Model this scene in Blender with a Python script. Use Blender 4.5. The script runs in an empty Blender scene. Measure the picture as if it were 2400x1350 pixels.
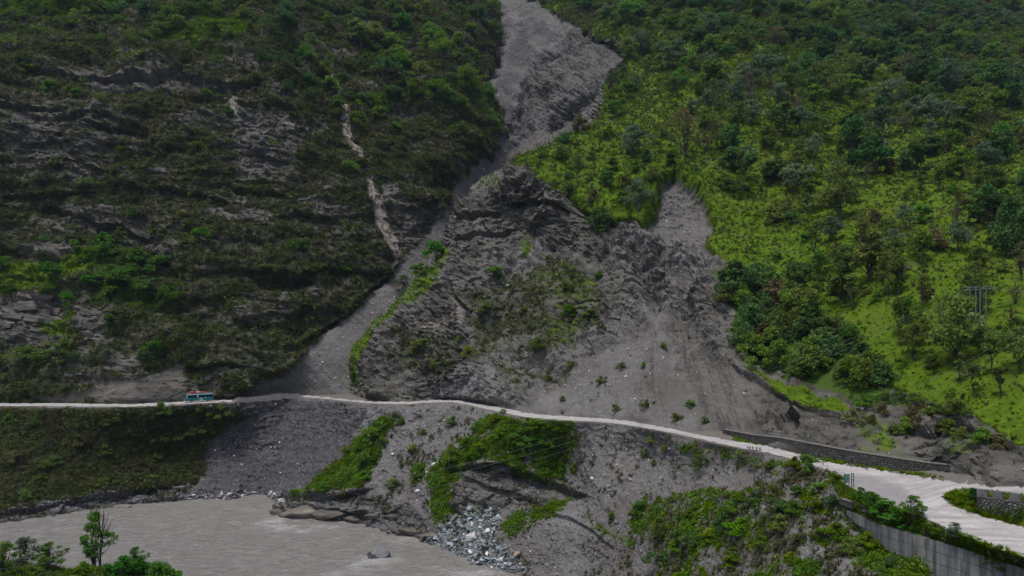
import bpy, bmesh, math, random
import numpy as np
from mathutils import Vector, Matrix

random.seed(7)
RNG = np.random.default_rng(11)
SC = bpy.context.scene
COL = SC.collection

# ------------------------------------------------------------------ camera
CAM_Z = 58.0          # metres above the river
FPX = 1600.0          # focal length in photograph pixels (24 mm on a 36 mm sensor)
HORIZON = 760.0       # photograph row of the horizon
cam_data = bpy.data.cameras.new('camera')
cam_data.lens = 24.0
cam_data.sensor_width = 36.0
cam_data.shift_y = (HORIZON - 675.0) / 2400.0
cam_data.clip_start = 0.5
cam_data.clip_end = 5000.0
cam = bpy.data.objects.new('camera', cam_data)
cam.location = (0, 0, CAM_Z)
cam.rotation_euler = (math.radians(90), 0, 0)
COL.objects.link(cam)
SC.camera = cam

# ------------------------------------------------------------------ light: overcast daylight
SUN_EL, SUN_AZ = math.radians(72), math.radians(222)     # azimuth from +Y, clockwise
world = bpy.data.worlds.new('World')
SC.world = world
world.use_nodes = True
wn = world.node_tree.nodes
wl = world.node_tree.links
wn.clear()
sky = wn.new('ShaderNodeTexSky')
sky.sky_type = 'NISHITA'
sky.sun_disc = False
sky.sun_elevation = SUN_EL
sky.sun_rotation = SUN_AZ
sky.air_density = 1.0
sky.dust_density = 4.0
sky.ozone_density = 1.0
bg = wn.new('ShaderNodeBackground')
bg.inputs['Strength'].default_value = 0.09
wout = wn.new('ShaderNodeOutputWorld')
wl.new(sky.outputs[0], bg.inputs[0])
wl.new(bg.outputs[0], wout.inputs[0])
sun_data = bpy.data.lights.new('sun', 'SUN')
sun_data.energy = 1.5
sun_data.angle = math.radians(18)
sun_data.color = (1.0, 0.96, 0.9)
sun = bpy.data.objects.new('sun', sun_data)
_d = Vector((math.sin(SUN_AZ) * math.cos(SUN_EL), math.cos(SUN_AZ) * math.cos(SUN_EL), math.sin(SUN_EL)))
sun.rotation_euler = _d.to_track_quat('Z', 'Y').to_euler()
sun.location = (0, 100, 400)
COL.objects.link(sun)
vs = SC.view_settings
SC.display_settings.display_device = 'sRGB'
vs.view_transform = 'Standard'
vs.look = 'None'
vs.exposure = 0.78
vs.gamma = 1.0
vs.use_curve_mapping = False
SC.cycles.max_bounces = 4
SC.cycles.diffuse_bounces = 2
SC.cycles.transparent_max_bounces = 4
SC.cycles.use_denoising = True
SC.cycles.volume_bounces = 0

# ------------------------------------------------------------------ helpers
def world_pt(u, v, D):
    """Surveyed point: photograph pixel (u, v) of the full-size photo and its distance D in metres along the view axis."""
    return (D * (u - 1200.0) / FPX, D, CAM_Z + D * (HORIZON - v) / FPX)

def depth_at_z(v, z):
    return (CAM_Z - z) * FPX / (v - HORIZON)

def sstep(a, b, x):
    t = np.clip((x - a) / (b - a), 0, 1)
    return t * t * (3 - 2 * t)

_perm = np.random.default_rng(5).permutation(65536).astype(np.int64)
_gr = np.random.default_rng(6).normal(size=(4096, 3))
_gr /= np.linalg.norm(_gr, axis=1)[:, None]
_gr = _gr.astype(np.float32)

def _hash(ix, iy, iz):
    return _perm[(_perm[(_perm[ix & 65535] + iy) & 65535] + iz) & 65535]

def noise3(P, seed=0):
    """Gradient noise at P (n,3), about -0.7..0.7"""
    P = np.asarray(P, np.float32)
    F = np.floor(P)
    I = F.astype(np.int64) + seed * 101
    f = P - F
    w = f * f * f * (f * (f * 6 - 15) + 10)
    out = np.zeros(len(P), np.float32)
    for dx in (0, 1):
        wx = w[:, 0] if dx else 1 - w[:, 0]
        for dy in (0, 1):
            wy = w[:, 1] if dy else 1 - w[:, 1]
            for dz in (0, 1):
                wz = w[:, 2] if dz else 1 - w[:, 2]
                g = _gr[_hash(I[:, 0] + dx, I[:, 1] + dy, I[:, 2] + dz) & 4095]
                out += wx * wy * wz * (g[:, 0] * (f[:, 0] - dx) + g[:, 1] * (f[:, 1] - dy) + g[:, 2] * (f[:, 2] - dz))
    return out

def fbm(P, scale, octaves=4, gain=0.5, seed=0, ridged=False):
    P = np.asarray(P, np.float32) / scale
    out = np.zeros(len(P), np.float32)
    a = 1.0
    for o in range(octaves):
        n = noise3(P, seed + o * 7)
        if ridged:
            n = 0.45 - np.abs(n) * 1.6
        out += a * n
        a *= gain
        P = P * 2.03
    return out

def facets(P, scale, seed=0):
    """Blocky rock: per-cell tilted planes. Returns (displacement about -1..1, distance to the cell border)."""
    P = np.asarray(P, np.float32) / scale
    F = np.floor(P).astype(np.int64)
    n = len(P)
    d1 = np.full(n, 9.0, np.float32); d2 = np.full(n, 9.0, np.float32)
    val = np.zeros(n, np.float32)
    for dx in (-1, 0, 1):
        for dy in (-1, 0, 1):
            for dz in (-1, 0, 1):
                I = F + np.array([dx, dy, dz])
                h = _hash(I[:, 0] + seed * 31, I[:, 1], I[:, 2])
                c = I + 0.5 + _gr[h & 4095] * 0.42
                q = P - c
                d = (q * q).sum(1)
                t = _gr[(h * 7 + 13) & 4095]
                v = (h & 255) / 255.0 * 1.2 - 0.6 + (q * t).sum(1) * 1.1
                closer = d < d1
                d2 = np.where(closer, d1, np.minimum(d2, d))
                val = np.where(closer, v, val)
                d1 = np.where(closer, d, d1)
    return val, np.sqrt(d2) - np.sqrt(d1)

class TPS:
    """Thin-plate surface through surveyed control points (u, v) -> distance."""
    def __init__(self, pts, smooth=0.02):
        p = np.array(pts, float)
        self.c = p[:, :2] / 100.0
        n = len(p)
        K = self._k(self.c) + np.eye(n) * smooth
        Q = np.hstack([np.ones((n, 1)), self.c])
        M = np.zeros((n + 3, n + 3))
        M[:n, :n] = K; M[:n, n:] = Q; M[n:, :n] = Q.T
        rhs = np.zeros(n + 3); rhs[:n] = np.log(p[:, 2])
        s = np.linalg.solve(M, rhs)
        self.w, self.a = s[:n], s[n:]
    def _k(self, x):
        r2 = ((x[:, None, :] - self.c[None]) ** 2).sum(-1)
        return 0.5 * r2 * np.log(r2 + 1e-9)
    def __call__(self, u, v):
        x = np.stack([np.ravel(u), np.ravel(v)], 1) / 100.0
        out = np.empty(len(x))
        for i in range(0, len(x), 40000):
            xx = x[i:i + 40000]
            out[i:i + 40000] = self._k(xx) @ self.w + self.a[0] + xx @ self.a[1:]
        return np.exp(out).reshape(np.shape(u))

def poly_sd(poly, u, v, pad=60):
    """Signed distance (positive inside) to a polygon in survey pixels; -pad far outside."""
    poly = np.array(poly, float)
    out = np.full(u.shape, -float(pad))
    lo, hi = poly.min(0) - pad, poly.max(0) + pad
    sel = (u > lo[0]) & (u < hi[0]) & (v > lo[1]) & (v < hi[1])
    if not sel.any():
        return out
    x, y = u[sel], v[sel]
    inside = np.zeros(x.shape, bool)
    dist = np.full(x.shape, 1e18)
    n = len(poly)
    for i in range(n):
        x0, y0 = poly[i]; x1, y1 = poly[(i + 1) % n]
        ex, ey = x1 - x0, y1 - y0
        t = np.clip(((x - x0) * ex + (y - y0) * ey) / (ex * ex + ey * ey + 1e-9), 0, 1)
        dist = np.minimum(dist, (x - x0 - t * ex) ** 2 + (y - y0 - t * ey) ** 2)
        if y0 != y1:
            c = ((y0 > y) != (y1 > y)) & (x < ex * (y - y0) / ey + x0)
            inside ^= c
    dist = np.sqrt(dist)
    out[sel] = np.where(inside, dist, -dist)
    return np.maximum(out, -pad)

def line_sd(line, u, v, pad=90):
    """(along-normal signed offset: positive below the line, abs distance) to an open polyline."""
    line = np.array(line, float)
    lo, hi = line.min(0) - pad, line.max(0) + pad
    sd = np.full(u.shape, 1e3)
    sel = (u > lo[0]) & (u < hi[0]) & (v > lo[1]) & (v < hi[1])
    if not sel.any():
        return sd
    x, y = u[sel], v[sel]
    best = np.full(x.shape, 1e18); sgn = np.ones(x.shape)
    for (x0, y0), (x1, y1) in zip(line[:-1], line[1:]):
        ex, ey = x1 - x0, y1 - y0
        t = np.clip(((x - x0) * ex + (y - y0) * ey) / (ex * ex + ey * ey), 0, 1)
        dx, dy = x - x0 - t * ex, y - y0 - t * ey
        d = dx * dx + dy * dy
        c = d < best
        best = np.where(c, d, best)
        sgn = np.where(c, np.sign(ex * dy - ey * dx), sgn)
    sd[sel] = np.sqrt(best) * sgn
    return sd

def tag(o, label=None, category=None, group=None, kind=None):
    if label: o['label'] = label
    if category: o['category'] = category
    if group: o['group'] = group
    if kind: o['kind'] = kind
    return o

def mesh_np(name, verts, faces, mat=None, smooth=False):
    """Mesh from numpy arrays; faces (n,3) or (n,4)."""
    me = bpy.data.meshes.new(name)
    verts = np.asarray(verts, np.float32); faces = np.asarray(faces, np.int32)
    k = faces.shape[1]
    me.vertices.add(len(verts)); me.vertices.foreach_set('co', verts.ravel())
    me.loops.add(len(faces) * k); me.loops.foreach_set('vertex_index', faces.ravel())
    me.polygons.add(len(faces))
    me.polygons.foreach_set('loop_start', np.arange(0, len(faces) * k, k, dtype=np.int32))
    me.polygons.foreach_set('loop_total', np.full(len(faces), k, np.int32))
    me.polygons.foreach_set('use_smooth', np.full(len(faces), smooth, bool))
    me.update(calc_edges=True)
    if mat: me.materials.append(mat)
    return me

def link(name, me, parent=None, loc=None):
    o = bpy.data.objects.new(name, me)
    COL.objects.link(o)
    if parent: o.parent = parent
    if loc is not None: o.location = loc
    return o

def empty(name, loc, rz=0.0):
    o = bpy.data.objects.new(name, None)
    o.empty_display_size = 0.5
    COL.objects.link(o)
    o.location = loc
    o.rotation_euler = (0, 0, rz)
    return o
# ------------------------------------------------------------------ materials
class NT:
    def __init__(self, name, rough=0.9, spec=0.2):
        self.m = bpy.data.materials.new(name)
        self.m.use_nodes = True
        self.t = self.m.node_tree
        self.t.nodes.clear()
        self.out = self.t.nodes.new('ShaderNodeOutputMaterial')
        self.b = self.t.nodes.new('ShaderNodeBsdfPrincipled')
        self.b.inputs['Roughness'].default_value = rough
        self.b.inputs['Specular IOR Level'].default_value = spec
        self.t.links.new(self.b.outputs[0], self.out.inputs[0])
        self._geo = None
    def n(self, typ, **kw):
        x = self.t.nodes.new(typ)
        for k, v in kw.items():
            setattr(x, k, v)
        return x
    def L(self, a, b):
        self.t.links.new(a, b)
    def pos(self):
        if self._geo is None:
            self._geo = self.n('ShaderNodeNewGeometry')
        return self._geo.outputs['Position']
    def objpos(self):
        return self.n('ShaderNodeTexCoord').outputs['Object']
    def noise(self, scale, detail=4, rough=0.55, vec=None, stretch=None, dist=0.0):
        x = self.n('ShaderNodeTexNoise')
        x.inputs['Scale'].default_value = scale
        x.inputs['Detail'].default_value = detail
        x.inputs['Roughness'].default_value = rough
        x.inputs['Distortion'].default_value = dist
        v = vec if vec is not None else self.pos()
        if stretch:
            mp = self.n('ShaderNodeMapping')
            mp.inputs['Scale'].default_value = stretch[0]
            mp.inputs['Rotation'].default_value = stretch[1]
            self.L(v, mp.inputs['Vector']); v = mp.outputs[0]
        self.L(v, x.inputs['Vector'])
        return x.outputs['Fac']
    def math(self, op, a, b=None, c=None, clamp=False):
        x = self.n('ShaderNodeMath', operation=op, use_clamp=clamp)
        for i, s in enumerate((a, b, c)):
            if s is None: continue
            if hasattr(s, 'is_linked') or hasattr(s, 'links'): self.L(s, x.inputs[i])
            else: x.inputs[i].default_value = s
        return x.outputs[0]
    def ramp(self, fac, stops):
        x = self.n('ShaderNodeValToRGB')
        e = x.color_ramp.elements
        while len(e) < len(stops): e.new(0.5)
        for i, (p, c) in enumerate(stops):
            e[i].position = p
            e[i].color = (c if len(c) == 4 else (*c, 1)) if hasattr(c, '__len__') else (c, c, c, 1)
        self.L(fac, x.inputs['Fac'])
        return x.outputs['Color']
    def mix(self, fac, a, b, blend='MIX'):
        x = self.n('ShaderNodeMix', data_type='RGBA', blend_type=blend)
        for s, i in ((fac, 0), (a, 6), (b, 7)):
            if hasattr(s, 'links'): self.L(s, x.inputs[i])
            else: x.inputs[i].default_value = s if i == 0 else ((*s, 1) if len(s) == 3 else s)
        return x.outputs[2]
    def bump(self, h, strength=0.5, dist=0.3):
        x = self.n('ShaderNodeBump')
        x.inputs['Strength'].default_value = strength
        x.inputs['Distance'].default_value = dist
        self.L(h, x.inputs['Height'])
        self.L(x.outputs[0], self.b.inputs['Normal'])
    def base(self, c):
        if hasattr(c, 'links'): self.L(c, self.b.inputs['Base Color'])
        else: self.b.inputs['Base Color'].default_value = (*c, 1)

def terrain_material():
    T = NT('hillside_ground', 0.95, 0.15)
    A = T.n('ShaderNodeAttribute', attribute_name='cover_a')
    B = T.n('ShaderNodeAttribute', attribute_name='cover_b')
    sa = T.n('ShaderNodeSeparateColor'); sb = T.n('ShaderNodeSeparateColor')
    T.L(A.outputs['Color'], sa.inputs[0]); T.L(B.outputs['Color'], sb.inputs[0])
    G, V, D, S = sa.outputs[0], sa.outputs[1], sa.outputs[2], A.outputs['Alpha']
    R, P, W, E = sb.outputs[0], sb.outputs[1], sb.outputs[2], B.outputs['Alpha']
    n_fine = T.noise(2.6, 3, 0.7)            # ~0.4 m
    n_mid = T.noise(0.45, 4, 0.6)            # ~2 m
    n_big = T.noise(0.06, 4, 0.6)            # ~16 m
    n_str = T.noise(0.5, 4, 0.65, stretch=((0.25, 0.25, 2.6), (0.0, 0.12, 0.0)), dist=0.4)   # bedding
    n_run = T.noise(0.9, 3, 0.65, stretch=((1.0, 1.0, 0.12), (0.0, 0.35, 0.0)))               # runnels down the scree
    speck = T.n('ShaderNodeTexVoronoi'); speck.inputs['Scale'].default_value = 1.1
    T.L(T.pos(), speck.inputs['Vector'])
    # rock
    rock = T.mix(T.ramp(n_str, [(0.3, 0.0), (0.62, 1.0)]), (0.03, 0.03, 0.028), (0.11, 0.105, 0.098))
    rock = T.mix(T.ramp(n_mid, [(0.35, 0.0), (0.7, 0.75)]), rock, (0.058, 0.054, 0.043))
    rock = T.mix(T.ramp(n_big, [(0.48, 0.0), (0.62, 0.7)]), rock, (0.13, 0.124, 0.112))
    # scree
    scr = T.mix(T.ramp(n_fine, [(0.3, 0.0), (0.7, 1.0)]), (0.088, 0.086, 0.086), (0.208, 0.202, 0.2))
    scr = T.mix(T.ramp(n_run, [(0.35, 0.0), (0.7, 0.55)]), scr, (0.078, 0.075, 0.077))
    scr = T.mix(T.ramp(n_big, [(0.38, 0.0), (0.62, 0.75)]), scr, (0.085, 0.078, 0.07))
    scr = T.mix(T.ramp(speck.outputs['Distance'], [(0.06, 0.8), (0.12, 0.0)]), scr, (0.36, 0.35, 0.36))
    wet = T.mix(T.ramp(n_run, [(0.3, 0.0), (0.72, 1.0)]), (0.028, 0.027, 0.03), (0.08, 0.077, 0.082))
    wet = T.mix(T.ramp(n_fine, [(0.4, 0.0), (0.8, 0.5)]), wet, (0.125, 0.121, 0.128))
    earth = T.mix(n_mid, (0.08, 0.075, 0.068), (0.165, 0.153, 0.138))
    earth = T.mix(T.ramp(n_run, [(0.4, 0.0), (0.7, 0.6)]), earth, (0.14, 0.125, 0.105))
    pale = T.mix(T.ramp(n_mid, [(0.35, 0.0), (0.65, 1.0)]), (0.17, 0.138, 0.115), (0.36, 0.315, 0.28))
    dry = T.mix(T.ramp(n_fine, [(0.3, 0.0), (0.7, 1.0)]), (0.026, 0.027, 0.018), (0.075, 0.076, 0.046))
    dry = T.mix(T.ramp(n_mid, [(0.42, 0.0), (0.62, 0.8)]), dry, (0.045, 0.062, 0.018))
    dark = T.mix(T.ramp(n_fine, [(0.3, 0.0), (0.7, 1.0)]), (0.022, 0.045, 0.008), (0.06, 0.115, 0.016))
    grass = T.mix(T.ramp(n_mid, [(0.35, 0.0), (0.66, 1.0)]), (0.046, 0.086, 0.003), (0.084, 0.145, 0.004))
    grass = T.mix(T.ramp(n_fine, [(0.32, 0.55), (0.55, 0.0)]), grass, (0.04, 0.07, 0.006))
    grass = T.mix(T.ramp(n_big, [(0.5, 0.0), (0.68, 0.55)]), grass, (0.085, 0.1, 0.012))
    mixn = T.math('ADD', T.math('MULTIPLY', n_fine, 0.6), T.math('MULTIPLY', n_mid, 0.8))
    mixn = T.math('SUBTRACT', mixn, 0.7)
    def fac(ch, k=1.3):
        x = T.math('ADD', ch, T.math('MULTIPLY', mixn, k))
        return T.math('MULTIPLY_ADD', x, 4.0, -1.5, clamp=True)
    c = T.mix(fac(S), rock, scr)
    c = T.mix(fac(W), c, wet)
    c = T.mix(fac(E), c, earth)
    c = T.mix(fac(R), c, rock)
    c = T.mix(fac(D), c, dry)
    c = T.mix(fac(V), c, dark)
    c = T.mix(fac(G), c, grass)
    c = T.mix(T.math('MULTIPLY', fac(P, 0.8), 0.85), c, pale)
    T.base(c)
    hgt = T.math('ADD', T.math('MULTIPLY', n_fine, 0.6), T.math('MULTIPLY', n_str, 0.8))
    T.bump(hgt, 0.7, 0.5)
    return T.m

def simple_material(name, c1, c2, scale=2.0, rough=0.85, spec=0.2, bump=0.0, obj=False, rand=0.0):
    T = NT(name, rough, spec)
    v = T.objpos() if obj else None
    n = T.noise(scale, 4, 0.6, vec=v)
    c = T.mix(T.ramp(n, [(0.32, 0.0), (0.68, 1.0)]), c1, c2)
    if rand:
        oi = T.n('ShaderNodeObjectInfo')
        hsv = T.n('ShaderNodeHueSaturation')
        T.L(T.math('MULTIPLY_ADD', oi.outputs['Random'], 2 * rand, 1 - rand), hsv.inputs['Value'])
        T.L(c, hsv.inputs['Color']); c = hsv.outputs[0]
    T.base(c)
    if bump: T.bump(n, bump, 0.1)
    return T.m

M = {}
M['terrain'] = terrain_material()

# ------------------------------------------------------------------ the survey: road, slopes, shore
def interp(tab, x):
    t = np.array(tab, float)
    return np.interp(x, t[:, 0], t[:, 1])

# outer (river side) and inner (hill side) edge of the dirt road, photograph rows by column
ROAD_OUT = [(-500, 957), (0, 953), (150, 954), (300, 955), (400, 951), (470, 946), (540, 944), (600, 940), (660, 936), (710, 932), (760, 936), (830, 944), (900, 948),
            (960, 949), (1000, 945), (1060, 944), (1100, 951), (1160, 965), (1230, 979), (1300, 985), (1400, 990), (1460, 996), (1550, 1011), (1650, 1033),
            (1720, 1049), (1800, 1063), (1870, 1082), (1940, 1104), (1985, 1140), (2030, 1170), (2090, 1192), (2150, 1210), (2230, 1244), (2330, 1284), (2400, 1306),
            (2500, 1340), (2900, 1480)]
ROAD_IN = [(-500, 947), (0, 944), (150, 944), (300, 946), (400, 942), (470, 937), (540, 936), (600, 932), (660, 928), (710, 925), (760, 929), (830, 937), (900, 941),
           (960, 941), (1000, 937), (1060, 935), (1100, 940), (1160, 951), (1230, 966), (1300, 973), (1400, 979), (1460, 984), (1550, 999), (1650, 1020),
           (1720, 1032), (1800, 1045), (1870, 1062), (1950, 1084), (2050, 1100), (2130, 1112), (2200, 1124), (2300, 1137), (2400, 1141), (2900, 1150)]
ROAD_Z = [(-500, 29.5), (0, 30), (470, 30.3), (600, 30.5), (760, 31), (900, 31.7), (1060, 32.3), (1180, 32.6), (1400, 34.3), (1550, 35), (1700, 35.6), (1950, 36), (2150, 36.0), (2400, 35.7), (2900, 35)]

def platform_z(u, v):
    """Height of the road bench."""
    z = interp(ROAD_Z, u)
    k = np.maximum(np.asarray(u, float) - 2289, 0)
    vb, vt = 1205 + k * 0.27, 1162 + k * 0.13          # foot and top of the battlement wall that holds the upper branch
    up = (1.9 + np.minimum(k, 300) * 0.0065) * np.clip((vb - v) / (vb - vt), 0, 1) * sstep(2080, 2290, u)
    return z + up

def platform_depth(u, v):
    return depth_at_z(v, platform_z(u, v))

us_road = np.arange(-420, 2860, 70.0)
inner_pts = []
for u in us_road:
    v = float(interp(ROAD_IN, u))
    inner_pts.append((u, v, float(platform_depth(np.array(u), np.array(v)))))
outer_pts = []
for u in list(us_road) + [1940, 1985, 2030, 2090, 2150, 2230, 2330, 2400]:
    v = float(interp(ROAD_OUT, u))
    outer_pts.append((u, v, float(platform_depth(np.array(u), np.array(v)))))

# masonry wall on the hill side of the road: its top and foot, photograph rows by column
WALL_TOP = [(1690, 1006), (1760, 1019), (1830, 1027), (1900, 1040), (1990, 1057), (2100, 1074), (2180, 1086), (2226, 1091)]
WALL_FOOT = [(1690, 1014), (1760, 1036), (1830, 1051), (1900, 1068), (1990, 1086), (2100, 1103), (2180, 1116), (2226, 1122)]
def wall_depth(u):
    return depth_at_z(interp(WALL_FOOT, u), interp(ROAD_Z, u))
def hill_foot(u):
    """Row at which the slope above the road begins: the wall's top where there is a wall."""
    w = sstep(1680, 1700, u) * sstep(2236, 2222, u)
    return interp(ROAD_IN, u) * (1 - w) + interp(WALL_TOP, u) * w
spur_foot = []
for u in list(us_road) + [1700, 1730, 1860, 1930, 2000, 2150, 2215]:
    if 850 < u:
        if 1695 <= u <= 2226: spur_foot.append((u, float(interp(WALL_TOP, u)), float(wall_depth(np.array(u))) + 0.9))
        elif not (1670 < u < 2250): spur_foot.append((u, float(interp(ROAD_IN, u)), float(platform_depth(np.array(u), interp(ROAD_IN, np.array(u))))))

A_PTS = [p for p in inner_pts if p[0] < 700] + [(u, v + 70, D + 1) for u, v, D in inner_pts if u < 700] + [
    (-330, 700, 262), (-330, 400, 292), (-330, 100, 335), (-330, -200, 470),
    (0, 800, 252), (0, 640, 268), (0, 560, 280), (0, 400, 292), (0, 200, 308), (0, 60, 345), (0, -60, 390), (0, -200, 460),
    (200, 800, 250), (200, 680, 262), (250, 580, 284), (200, 400, 297), (200, 200, 312), (200, 80, 345), (200, 0, 372), (200, -200, 470),
    (400, 880, 248), (400, 760, 256), (400, 600, 274), (400, 400, 294), (400, 200, 314), (430, 100, 344), (450, 40, 372), (450, -80, 420), (450, -200, 480),
    (560, 900, 251), (600, 760, 262), (620, 600, 277), (640, 400, 302), (640, 220, 324), (650, 100, 356), (650, 0, 400), (650, -200, 500),
    (700, 840, 262), (740, 700, 277), (760, 560, 292), (790, 400, 315), (800, 260, 342), (820, 140, 378), (830, 0, 440), (830, -200, 540),
    (860, 560, 305), (900, 400, 335), (950, 250, 372), (1000, 100, 430), (1000, 0, 480), (1000, -200, 580),
    (1000, 480, 338), (1060, 380, 360), (1120, 300, 386), (1170, 300, 405), (1100, 180, 420), (1120, 60, 490),
    # the chute, from the road up
    (640, 932, 260), (720, 900, 262), (780, 860, 266), (830, 790, 279), (900, 720, 293), (960, 640, 312), (1020, 560, 333), (1070, 490, 356),
    (1130, 410, 384), (1190, 350, 412), (1215, 280, 446), (1195, 200, 478), (1180, 100, 525), (1175, 0, 585), (1180, -200, 700),
    (900, 930, 262), (1000, 800, 290), (1100, 640, 325), (1250, 420, 400), (1300, 340, 425),
    (1290, 270, 440), (1360, 230, 425), (1420, 180, 432), (1330, 150, 462), (1400, 105, 470), (1300, 60, 520), (1250, 0, 570), (1350, -60, 600), (1500, 100, 470), (1500, -100, 600), (1600, 200, 450), (1700, -200, 680),
]
B_PTS = spur_foot + [(u, v + 70, D + 1) for u, v, D in spur_foot] + [
    (830, 930, 252), (840, 850, 256), (900, 780, 256), (980, 700, 256), (1050, 600, 258), (1080, 500, 264), (1120, 430, 272), (1200, 375, 280),
    (940, 860, 244), (1000, 780, 246), (1080, 720, 244), (1060, 850, 232), (1120, 620, 250), (1180, 520, 262), (1210, 440, 262), (1150, 480, 268),
    (1250, 350, 286), (1330, 318, 300), (1400, 283, 318), (1430, 190, 372), (1500, 125, 415), (1420, 95, 462), (1340, 55, 520), (1260, 0, 575), (1230, -100, 650), (1230, -200, 720),
    (1300, 400, 268), (1400, 440, 252), (1480, 510, 236), (1320, 490, 254), (1270, 560, 258), (1350, 580, 240), (1250, 680, 234), (1400, 680, 216), (1300, 800, 214),
    (1180, 800, 228), (1180, 900, 212), (1300, 920, 196), (1400, 880, 190), (1450, 780, 204), (1480, 620, 218), (1570, 410, 246), (1580, 500, 232), (1600, 600, 214),
    (1560, 720, 200), (1560, 820, 182), (1500, 920, 174), (1600, 940, 160), (1650, 860, 168), (1640, 740, 190),
    (1680, 620, 202), (1720, 700, 184), (1750, 820, 164), (1790, 920, 146), (1820, 990, 134), (1850, 800, 160), (1850, 680, 182),
    (1950, 880, 138), (1950, 760, 158), (1950, 960, 126), (2080, 900, 128), (2100, 800, 139), (2120, 960, 116), (2200, 900, 118), (2200, 1020, 101),
    (2300, 960, 103), (2400, 1040, 91), (2400, 950, 99), (2400, 850, 110), (2300, 780, 127), (2400, 700, 135), (2200, 700, 145), (2050, 680, 160),
    (1800, 560, 215), (1950, 600, 184), (2100, 560, 178), (2300, 580, 164), (2400, 560, 166), (1700, 450, 242), (1850, 420, 244), (2000, 420, 235), (2200, 420, 222), (2400, 420, 216),
    (1500, 350, 274), (1600, 260, 312), (1550, 180, 360), (1700, 300, 292), (1850, 300, 290), (2000, 300, 290), (2200, 300, 284), (2400, 300, 288),
    (1600, 80, 430), (1600, -40, 520), (1750, 150, 372), (1750, 30, 455), (1900, 160, 380), (1900, 20, 480), (2050, 160, 395), (2050, 10, 520), (2200, 140, 430), (2200, 0, 570), (2400, 150, 440), (2400, 0, 620),
    (1600, -200, 700), (1900, -200, 720), (2200, -200, 800), (2400, -200, 880), (2730, -200, 960), (2730, 0, 650), (2730, 300, 300), (2730, 600, 165), (2730, 900, 105), (2730, 1080, 88),
]
def shore(u, v):
    return (u, v, depth_at_z(v, 0.0))
C_SHORE = [shore(*p) for p in [(-330, 1285), (-150, 1255), (0, 1228), (100, 1212), (200, 1195), (300, 1184), (400, 1175), (440, 1170), (540, 1170), (640, 1176), (652, 1208), (690, 1216), (760, 1218), (830, 1221),
                               (870, 1232), (930, 1252), (1000, 1268), (1060, 1298), (1110, 1318), (1170, 1332), (1230, 1352), (1290, 1385)]]
C_PTS = outer_pts + C_SHORE + [(u, v + 45, D - 4) for u, v, D in C_SHORE] + [
    (-330, 1120, 222), (0, 1090, 217), (0, 1170, 206), (200, 1070, 226), (200, 1160, 217), (380, 1060, 236), (380, 1150, 226),
    (560, 1060, 244), (660, 1060, 240), (700, 1140, 222), (655, 1184, 212), (640, 1150, 227), (800, 1060, 224), (840, 1120, 206), (760, 1150, 212), (760, 1190, 206),
    (900, 1040, 217), (980, 1060, 208), (930, 1150, 201), (1000, 1180, 192), (1050, 1050, 200), (1040, 1150, 190),
    (1160, 1010, 188), (1250, 1020, 181), (1320, 1060, 176), (1150, 1080, 183), (1240, 1110, 180), (1330, 1140, 172), (1120, 1190, 180), (1200, 1190, 176), (1130, 1250, 171),
    (1250, 1200, 167), (1300, 1195, 162), (1200, 1280, 164), (1300, 1330, 153), (1400, 1340, 143), (1400, 1230, 148), (1400, 1120, 157), (1500, 1060, 154), (1500, 1180, 143), (1500, 1300, 134),
    (1600, 1090, 139), (1600, 1165, 130), (1600, 1200, 126), (1600, 1320, 119), (1750, 1110, 120), (1750, 1155, 113), (1750, 1230, 107), (1750, 1340, 99), (1880, 1130, 104), (1880, 1220, 95), (1880, 1330, 88),
    (1990, 1205, 89.5), (2000, 1340, 79.5), (2040, 1236, 85), (2060, 1234, 83.2), (2095, 1290, 80.8), (2120, 1246, 80.2), (2140, 1312, 78.2), (2140, 1345, 76), (2180, 1347, 76), (2180, 1266, 76.9), (2180, 1310, 76.6), (2280, 1299, 72.2), (2280, 1340, 72.2), (2300, 1420, 71.2), (2300, 1460, 68), (2400, 1334, 68.9), (2400, 1400, 68.9), (2400, 1460, 68), (2600, 1400, 65), (2600, 1460, 65), (2730, 1480, 62),
    (1300, 1460, 140), (1600, 1460, 108), (1900, 1460, 80),
]
FA, FB, FC = TPS(A_PTS), TPS(B_PTS), TPS(C_PTS, 0.004)

# silhouette of the near spur, bottom to top: right of / below it the spur, left of it the chute behind
SPUR_EDGE = [(818, 990), (818, 930), (824, 880), (836, 830), (880, 770), (950, 700), (1010, 640), (1048, 580), (1072, 508), (1116, 446), (1186, 412), (1203, 378), (1255, 346), (1330, 322), (1398, 284),
             (1412, 230), (1428, 180), (1500, 124), (1524, 106), (1400, 96), (1332, 56), (1240, 0), (1215, -120), (1210, -220)]
SPUR_POLY = SPUR_EDGE + [(3000, -220), (3000, 1300), (818, 1300)]

def depth_B(u, v):
    D = FB(u, v)
    sd = poly_sd(SPUR_POLY, u, v, pad=120)
    hard = 0.35 + 0.65 * sstep(60, 140, v)                       # below the bowl the edge hides what lies behind it
    back = np.maximum(-sd, 0)
    D = D + back * (0.5 + 6.5 * hard) + sstep(250, 330, v) * 9.0 * np.exp(-np.maximum(sd, 0) / 14.0)
    return D, sd

def depth_C(u, v):
    D = FC(u, v)
    vo = interp(ROAD_OUT, u)
    P = platform_depth(u, np.maximum(v, 800.0))
    return np.where(v <= vo, P, D), v - vo

def grid_axis(lo, f0, f1, hi, fine, coarse):
    a = np.arange(f0, f1 + 0.01, fine)
    left = np.arange(lo, f0 - 1, coarse) if lo < f0 - 1 else np.array([])
    right = np.arange(f1 + coarse, hi + 1, coarse) if hi > f1 + 1 else np.array([])
    return np.concatenate([left, a, right])

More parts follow.
